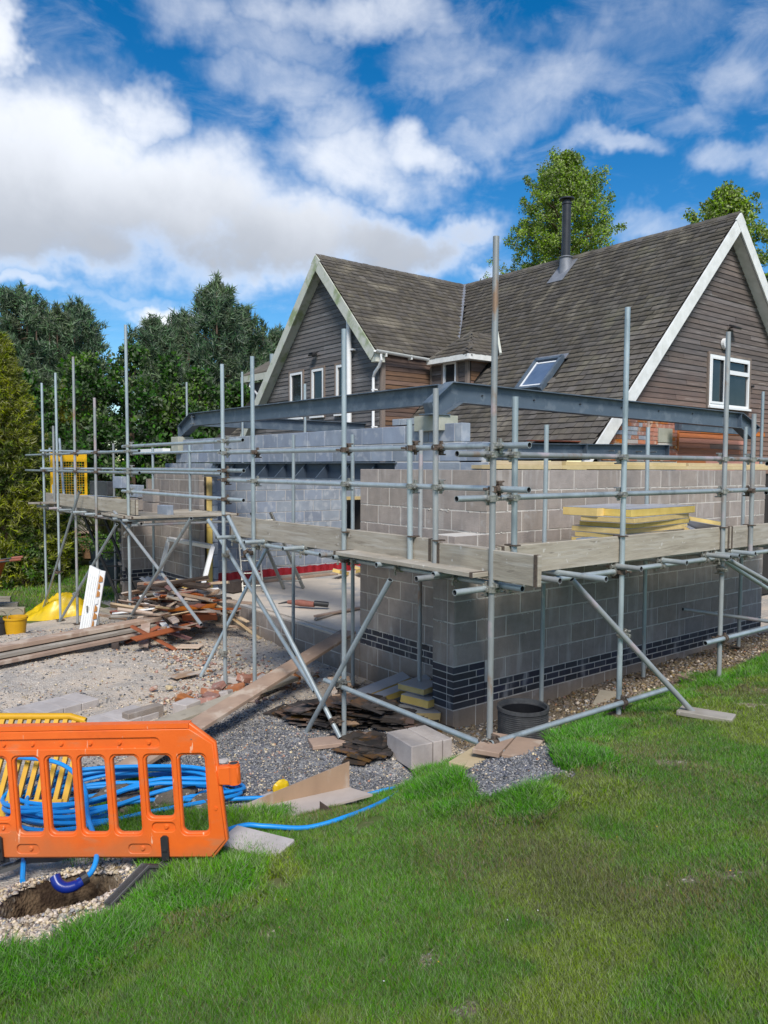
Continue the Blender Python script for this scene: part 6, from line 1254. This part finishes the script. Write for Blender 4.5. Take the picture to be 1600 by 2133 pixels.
# bright trees behind the house
def airy(x, y, H_, R0, zb, lab, nl, m, nleaf=42, size=.10):
    z0 = gzi(x, y); t = thing('tree', lab, 'tree', (x, y, z0)); hh = H_-zb; tr = MB(); tr.path([(x, y, z0), (x, y, zb), (x+.1, y, H_-.3)], [.35, .25, .03], 8); C = []; R_l = []
    for i in range(nl):
        f = (i+random.random())/nl; a = i*2.4+random.random(); rad = R0*(1-f**3)**.55*random.uniform(.5, 1.12)*(1+.15*math.sin(a*2+f*9)); bz = zb+hh*f; e = Vector((x+math.cos(a)*rad, y+math.sin(a)*rad, bz+random.uniform(-.2, .3)))
        if i % 2 == 0: tr.path([(x, y, bz-.3), e], [.05, .01], 5)
        for s in (.35, .55, .75, .9, 1.0): C.append(tuple(Vector((x, y, bz-.2)).lerp(e, s)+Vector((random.gauss(0, .15), random.gauss(0, .15), random.gauss(0, .15))))); R_l.append(random.uniform(.16, .30))
    tr.build('trunk', M['bark'], t); leafmesh('crown', C, R_l, nleaf, size, M[m], t, up=-.1); return t
airy(18.5, 14.2, 14.7, 2.7, 6.6, 'tall bright green feathery tree rising behind the roof ridge and flue', 270, 'light', 70, .075)
airy(23.4, 10.2, 13.6, 1.9, 7, 'bright green treetop showing above the right end of the ridge', 130, 'light', 60); airy(20.9, 6.1, 10.9, 1.5, 4, 'dark leafy tree at the right edge beyond the gable', 50, 'leafy', 60, .12)
# ================================================================ grass, gravel, soil
camR = np.array([[rr.x, rr.y, rr.z], [uu.x, uu.y, uu.z], [fwd.x, fwd.y, fwd.z]]); camP = np.array(CAM)
def inview(P_, mx=.62, my=.80):
    q_ = (P_-camP) @ camR.T; z = q_[:, 2]; return (z > .5) & (np.abs(q_[:, 0]) < mx*z+.3) & (q_[:, 1] > -my*z-.3), z
def blades(name, X, Y, H_, Wd, mats, kind='stuff', lean=.45, mi=None):
    k = len(X); Z = gz(X, Y)-.004; nbz = fbm(X, Y, 3.1, 4, 9)-.5; Z = Z+nbz*.03; p = np.stack([X, Y, Z], 1)
    a = RNG.random(k)*6.283; s = np.stack([np.cos(a), np.sin(a), np.zeros(k)], 1); b = RNG.random(k)*6.283; ln_ = (lean*(.3+RNG.random(k)))[:, None]*H_[:, None]; dd = np.stack([np.cos(b), np.sin(b), np.zeros(k)], 1)*ln_
    up_v = np.array([0, 0, 1.])*H_[:, None]; w = Wd[:, None]
    m_ = p+dd*.35+up_v*.55; tp = p+dd+up_v*np.sqrt(np.clip(1-(ln_/H_[:, None])**2*.5, .3, 1))
    V = np.stack([p-s*w, p+s*w, m_-s*w*.8, m_+s*w*.8, tp], 1).reshape(-1, 3); i0 = np.arange(k)[:, None]*5
    F_ = np.stack([i0+np.array([0, 1, 3]), i0+np.array([0, 3, 2]), i0+np.array([2, 3, 4])], 1).reshape(-1, 3)
    o = numesh(name, V, F_, mats, mi=None if mi is None else np.repeat(mi, 3)); o['kind'] = kind; return o
def gmat(name, c1, c2, c3):
    m = mat(name, c1, c2, 1.5, .6, rand=.42, island=True, c3=c3, s3=1.1, t3=(.48, .60), spec=.25); nd_ = m.node_tree.nodes; lk_ = m.node_tree.links; b_ = nd_['Principled BSDF']; tr_ = nd_.new('ShaderNodeBsdfTranslucent'); mx_ = nd_.new('ShaderNodeMixShader'); mx_.inputs[0].default_value = .3
    lk_.new(b_.inputs['Base Color'].links[0].from_socket, tr_.inputs[0]); lk_.new(b_.outputs[0], mx_.inputs[1]); lk_.new(tr_.outputs[0], mx_.inputs[2]); lk_.new(mx_.outputs[0], nd_['Material Output'].inputs[0]); return m
G1 = gmat('lawn grass', (.15, .33, .030), (.085, .20, .022), (.24, .32, .055)); G2 = gmat('long grass', (.12, .33, .02), (.09, .25, .018), (.17, .34, .035)); G3 = gmat('dry grass', (.26, .23, .11), (.20, .18, .08), (.17, .19, .07))
N0 = 2200000
u = RNG.random(N0); ang = math.radians(52.1)-math.pi/2+0  # sample in a fan before the camera, thinned with distance
dd = 2.2+9.0*u**1.25; th_ = (RNG.random(N0)-.5)*1.30
fx_ = fwd.x*np.cos(th_)-fwd.y*np.sin(th_); fy_ = fwd.x*np.sin(th_)+fwd.y*np.cos(th_); X = CAM.x+fx_*dd; Y = CAM.y+fy_*dd
ins = inpoly(X, Y, LAWN); ed = pdist(X, Y, LEDGE); msk = np.where(ins, 1, -1)*ed
nz_ = fbm(X, Y, 5.0, 3, 21); keep = (msk+(nz_-.5)*.22 > -.02) & (np.hypot((X-HOLE[0])/.40, (Y-HOLE[1])/.34) > 1.15+.4*(nz_-.5))
keep &= pdist(X, Y, [FSEG[0][:2], FSEG[0][2:]]) > .055
bald = fbm(X, Y, 1.3, 4, 33); bm_ = fbm(X, Y, 7., 3, 35); keep &= ~((bald+.35*(bm_-.5) < .17) & (msk > .35)); keep &= RNG.random(N0) < (.6+.4*np.clip(bald*2-.3, 0, 1)); wk = worn(X, Y)*np.clip(3.2*fbm(X, Y, 9, 3, 77)-1.05, 0, 1.2); keep &= RNG.random(N0) > np.clip(wk*1.3-.1, 0, .80)
X, Y, msk, dd, bald = X[keep], Y[keep], msk[keep], dd[keep], bald[keep]
sel = RNG.permutation(len(X))[:720000]; X, Y, msk, dd, bald = X[sel], Y[sel], msk[sel], dd[sel], bald[sel]
tuft = fbm(X, Y, 2.2, 3, 41); longn = np.clip((.55-msk)/.45, 0, 1)*np.clip(tuft*2.6-.62, 0, 1); longn = np.maximum(longn, np.clip((.9-msk)/.6, 0, 1)*(Y > -2.3)*(X > -1.3)*np.clip(tuft*2.2-.5, 0, 1)); longn = np.maximum(longn, np.exp(-(((X+4.15)/.45)**2+((Y+1.75)/.55)**2))*.9); longn = np.maximum(longn, np.exp(-(((X+3.75)/.3)**2+((Y+1.55)/.35)**2))*.9)
clump = np.clip(fbm(X, Y, 4.5, 2, 61)*3-1.75, 0, 1); Hh = (.018+.014*RNG.random(len(X))+.012*tuft+.034*clump*(RNG.random(len(X))**.5))*(1+.25*np.clip(bald-.5, 0, 1))+longn*(.035+.075*RNG.random(len(X))); Ww = .0011+.00042*dd*.55+.0007*longn
lg = longn > .35; dry = (RNG.random(len(X)) < .07+.75*np.clip(fbm(X, Y, 1.4, 4, 51)*3.4-1.70, 0, 1)) & ~lg
Ww *= .92
def shortblades(name, X, Y, H_, Wd, mats, mi, lean):
    k = len(X); Z = gz(X, Y)-.004+(fbm(X, Y, 3.1, 4, 9)-.5)*.03; p = np.stack([X, Y, Z], 1); a = RNG.random(k)*6.283; s_ = np.stack([np.cos(a), np.sin(a), np.zeros(k)], 1)*Wd[:, None]; b = RNG.random(k)*6.283
    d_ = np.stack([np.cos(b), np.sin(b), np.zeros(k)], 1)*(lean*(.2+RNG.random(k))*H_)[:, None]; tp = p+d_+np.array([0, 0, 1.])*(H_*.85)[:, None]
    o = numesh(name, np.stack([p-s_, p+s_, tp], 1).reshape(-1, 3), np.arange(3*k).reshape(-1, 3), mats, mi=mi); o['kind'] = 'stuff'
lh = longn > .18; mi_all = np.where(lg, 1, np.where(dry, 2, 0)).astype(np.int32)
shortblades('grass', X[~lh], Y[~lh], Hh[~lh], Ww[~lh], [G1, G2, G3], mi_all[~lh], .95)
blades('long_grass', X[lh], Y[lh], Hh[lh], Ww[lh]*1.15, [G1, G2, G3], mi=mi_all[lh], lean=.75)
# patches of grass behind the barrier, in the coil and along the gravel edge
X = np.concatenate([RNG.normal(-4.12, .16, 5000), RNG.normal(-3.75, .10, 1800), RNG.normal(-3.62, .07, 1200), RNG.normal(-4.0, .16, 1600)]); Y = np.concatenate([RNG.normal(-.72, .14, 5000), RNG.normal(-.22, .08, 1800), RNG.normal(.42, .06, 1200), RNG.normal(-.1, .1, 1600)])
blades('grass_tufts', X, Y, .04+.08*RNG.random(len(X)), np.full(len(X), .002), G2, lean=.6)
# far lawn: coarse blades
X = RNG.uniform(-6, 4.5, 30000); Y = RNG.uniform(11.6, 17.5, 30000); blades('far_grass', X, Y, .04+.05*RNG.random(30000), np.full(30000, .009), G1)
def stones(name, X, Y, S_, mats, mi, sink=.3, seed=0, dz=0.):
    k = len(X); Z = gz(X, Y)+(fbm(X, Y, 3.1, 4, 9)-.5)*.05+dz; base_ = np.array([[1, 0, 0], [-1, 0, 0], [0, 1, 0], [0, -1, 0], [0, 0, 1], [0, 0, -1.]]); V = base_[None]*(.55+.6*RNG.random((k, 6, 1)))+RNG.normal(size=(k, 6, 3))*.22; V[:, :, 2] *= .62
    a = RNG.random(k)*6.283; c, s = np.cos(a)[:, None], np.sin(a)[:, None]; x = V[:, :, 0]*c-V[:, :, 1]*s; y = V[:, :, 0]*s+V[:, :, 1]*c; V = np.stack([x, y, V[:, :, 2]], -1)*S_[:, None, None]
    V += np.stack([X, Y, Z+S_*(.6-sink)], 1)[:, None, :]; f = np.array([[0, 2, 4], [2, 1, 4], [1, 3, 4], [3, 0, 4], [2, 0, 5], [1, 2, 5], [3, 1, 5], [0, 3, 5]]); F_ = (np.arange(k)[:, None, None]*6+f[None]).reshape(-1, 3)
    o = numesh(name, V.reshape(-1, 3), F_, mats, mi=np.repeat(mi, 8).astype(np.int32)); o['kind'] = 'stuff'; return o
SMAT = [mat('dark gravel chip', (.13, .135, .155), (.09, .095, .11), 30, .85, rand=.45, island=True), mat('mid gravel chip', (.27, .265, .27), (.20, .195, .19), 30, .9, rand=.35, island=True), mat('cream gravel chip', (.58, .49, .37), (.46, .38, .29), 30, .9, rand=.3, island=True), mat('brick crumb', (.40, .22, .15), (.30, .15, .10), 30, .9, rand=.3, island=True), mat('earth crumb', (.24, .18, .125), (.17, .13, .09), 30, .95, rand=.35, island=True)]
def lawnfree(X, Y, m=.0): return ~(inpoly(X, Y, LAWN) & (pdist(X, Y, LEDGE) > m)) & ~((X > 0) & (Y > 0)) & ~((X > -.47) & (X < .05) & (Y > 0) & (Y < .35))
X = RNG.uniform(-4.3, .1, 150000); Y = RNG.uniform(-2.8, 3.4, 150000); P_ = np.stack([X, Y, np.zeros_like(X)], 1); v_, z_ = inview(P_); dk_ = np.exp(-(((X+2.1)/1.6)**2+((Y-.3)/1.4)**2)**2); dk_ = np.maximum(dk_, np.exp(-(((X+2.9)/1.0)**2+((Y+.3)/1.0)**2)**2)); dk_ = np.maximum(dk_, np.exp(-(((X+1.95)/.9)**2+((Y+1.9)/.8)**2)**2)); kk = v_ & lawnfree(X, Y, .04) & (RNG.random(len(X)) < dk_); X, Y = X[kk], Y[kk]
r_ = RNG.random(len(X)); stones('gravel', X, Y, .005+.011*RNG.random(len(X))**1.6, SMAT, np.where(r_ < .52, 0, np.where(r_ < .90, 1, np.where(r_ < .985, 2, 3))))
X = RNG.uniform(-6.2, .0, 52000); Y = RNG.uniform(-.6, 9.0, 52000); kk = lawnfree(X, Y) & inview(np.stack([X, Y, np.zeros_like(X)], 1))[0]; X, Y = X[kk], Y[kk]; cl = fbm(X, Y, 1.6, 3, 8); kk = RNG.random(len(X)) < np.clip(cl*1.7-.25, .1, 1); X, Y = X[kk], Y[kk]; cr = np.exp(-(((X+1.3)/.8)**2+((Y-3.9)/1.5)**2)); r_ = RNG.random(len(X))
stones('hardcore', X, Y, .004+.020*RNG.random(len(X))**4*(1+.9*cr), SMAT, np.where(r_ < .14, 0, np.where(r_ < .52-.2*cr, 1, np.where(r_ < .93-.1*cr, 2, 3))))
X = np.concatenate([RNG.normal(-1.25, .38, 700), RNG.normal(-2.0, .30, 350), RNG.normal(-1.3, .35, 500)]); Y = np.concatenate([RNG.normal(2.8, .20, 700), RNG.normal(2.5, .22, 350), RNG.normal(4.0, .6, 500)]); r_ = RNG.random(len(X)); stones('rubble_chips', X, Y, .012+.035*RNG.random(len(X))**2, SMAT, np.where(r_ < .45, 3, np.where(r_ < .85, 2, 1)))
a_ = RNG.random(17000)*6.283; q_ = .31+.55*RNG.random(17000)**1.0; X = HOLE[0]+np.cos(a_)*q_*1.1; Y = HOLE[1]+np.sin(a_)*q_*.85; kk = (Y < -.95) & lawnfree(X, Y, .06); X, Y = X[kk], Y[kk]; r_ = RNG.random(len(X))
stones('hole_spoil', X, Y, .005+.017*RNG.random(len(X))**2.2, SMAT, np.where(r_ < .05, 0, np.where(r_ < .20, 1, np.where(r_ < .86, 2, 4))))
X = RNG.uniform(-.9, 6.2, 28000); Y = RNG.uniform(-1.6, -.02, 28000); kk = lawnfree(X, Y, .05) & (RNG.random(len(X)) < .25+.75*fbm(X, Y, 2.5, 3, 6)); X, Y = X[kk], Y[kk]; r_ = RNG.random(len(X))
stones('soil_crumbs', X, Y, .006+.030*RNG.random(len(X))**3.5, SMAT, np.where(r_ < .10, 1, np.where(r_ < .22, 2, np.where(r_ < .26, 3, 4))))
ws_ = [(a+RNG.normal(0, r1*.6, 45), b+RNG.normal(0, r1*.45, 45)) for a, b, r1, r2 in WORN]; X = np.concatenate([w[0] for w in ws_]); Y = np.concatenate([w[1] for w in ws_]); kk = worn(X, Y) > .3; X, Y = X[kk], Y[kk]; r_ = RNG.random(len(X))
stones('worn_stones', X, Y, .003+.009*RNG.random(len(X))**3, SMAT, np.where(r_ < .25, 1, np.where(r_ < .5, 2, 4)))
X = RNG.uniform(-5.2, 2, 26); Y = RNG.uniform(-4.5, -1.8, 26); kk = inpoly(X, Y, LAWN); fl_ = stones('lawn_flowers', X[kk], Y[kk], np.full(kk.sum(), .0045), [M['yellowm'], M['upvc']], (RNG.random(kk.sum()) < .35).astype(int), dz=.035)
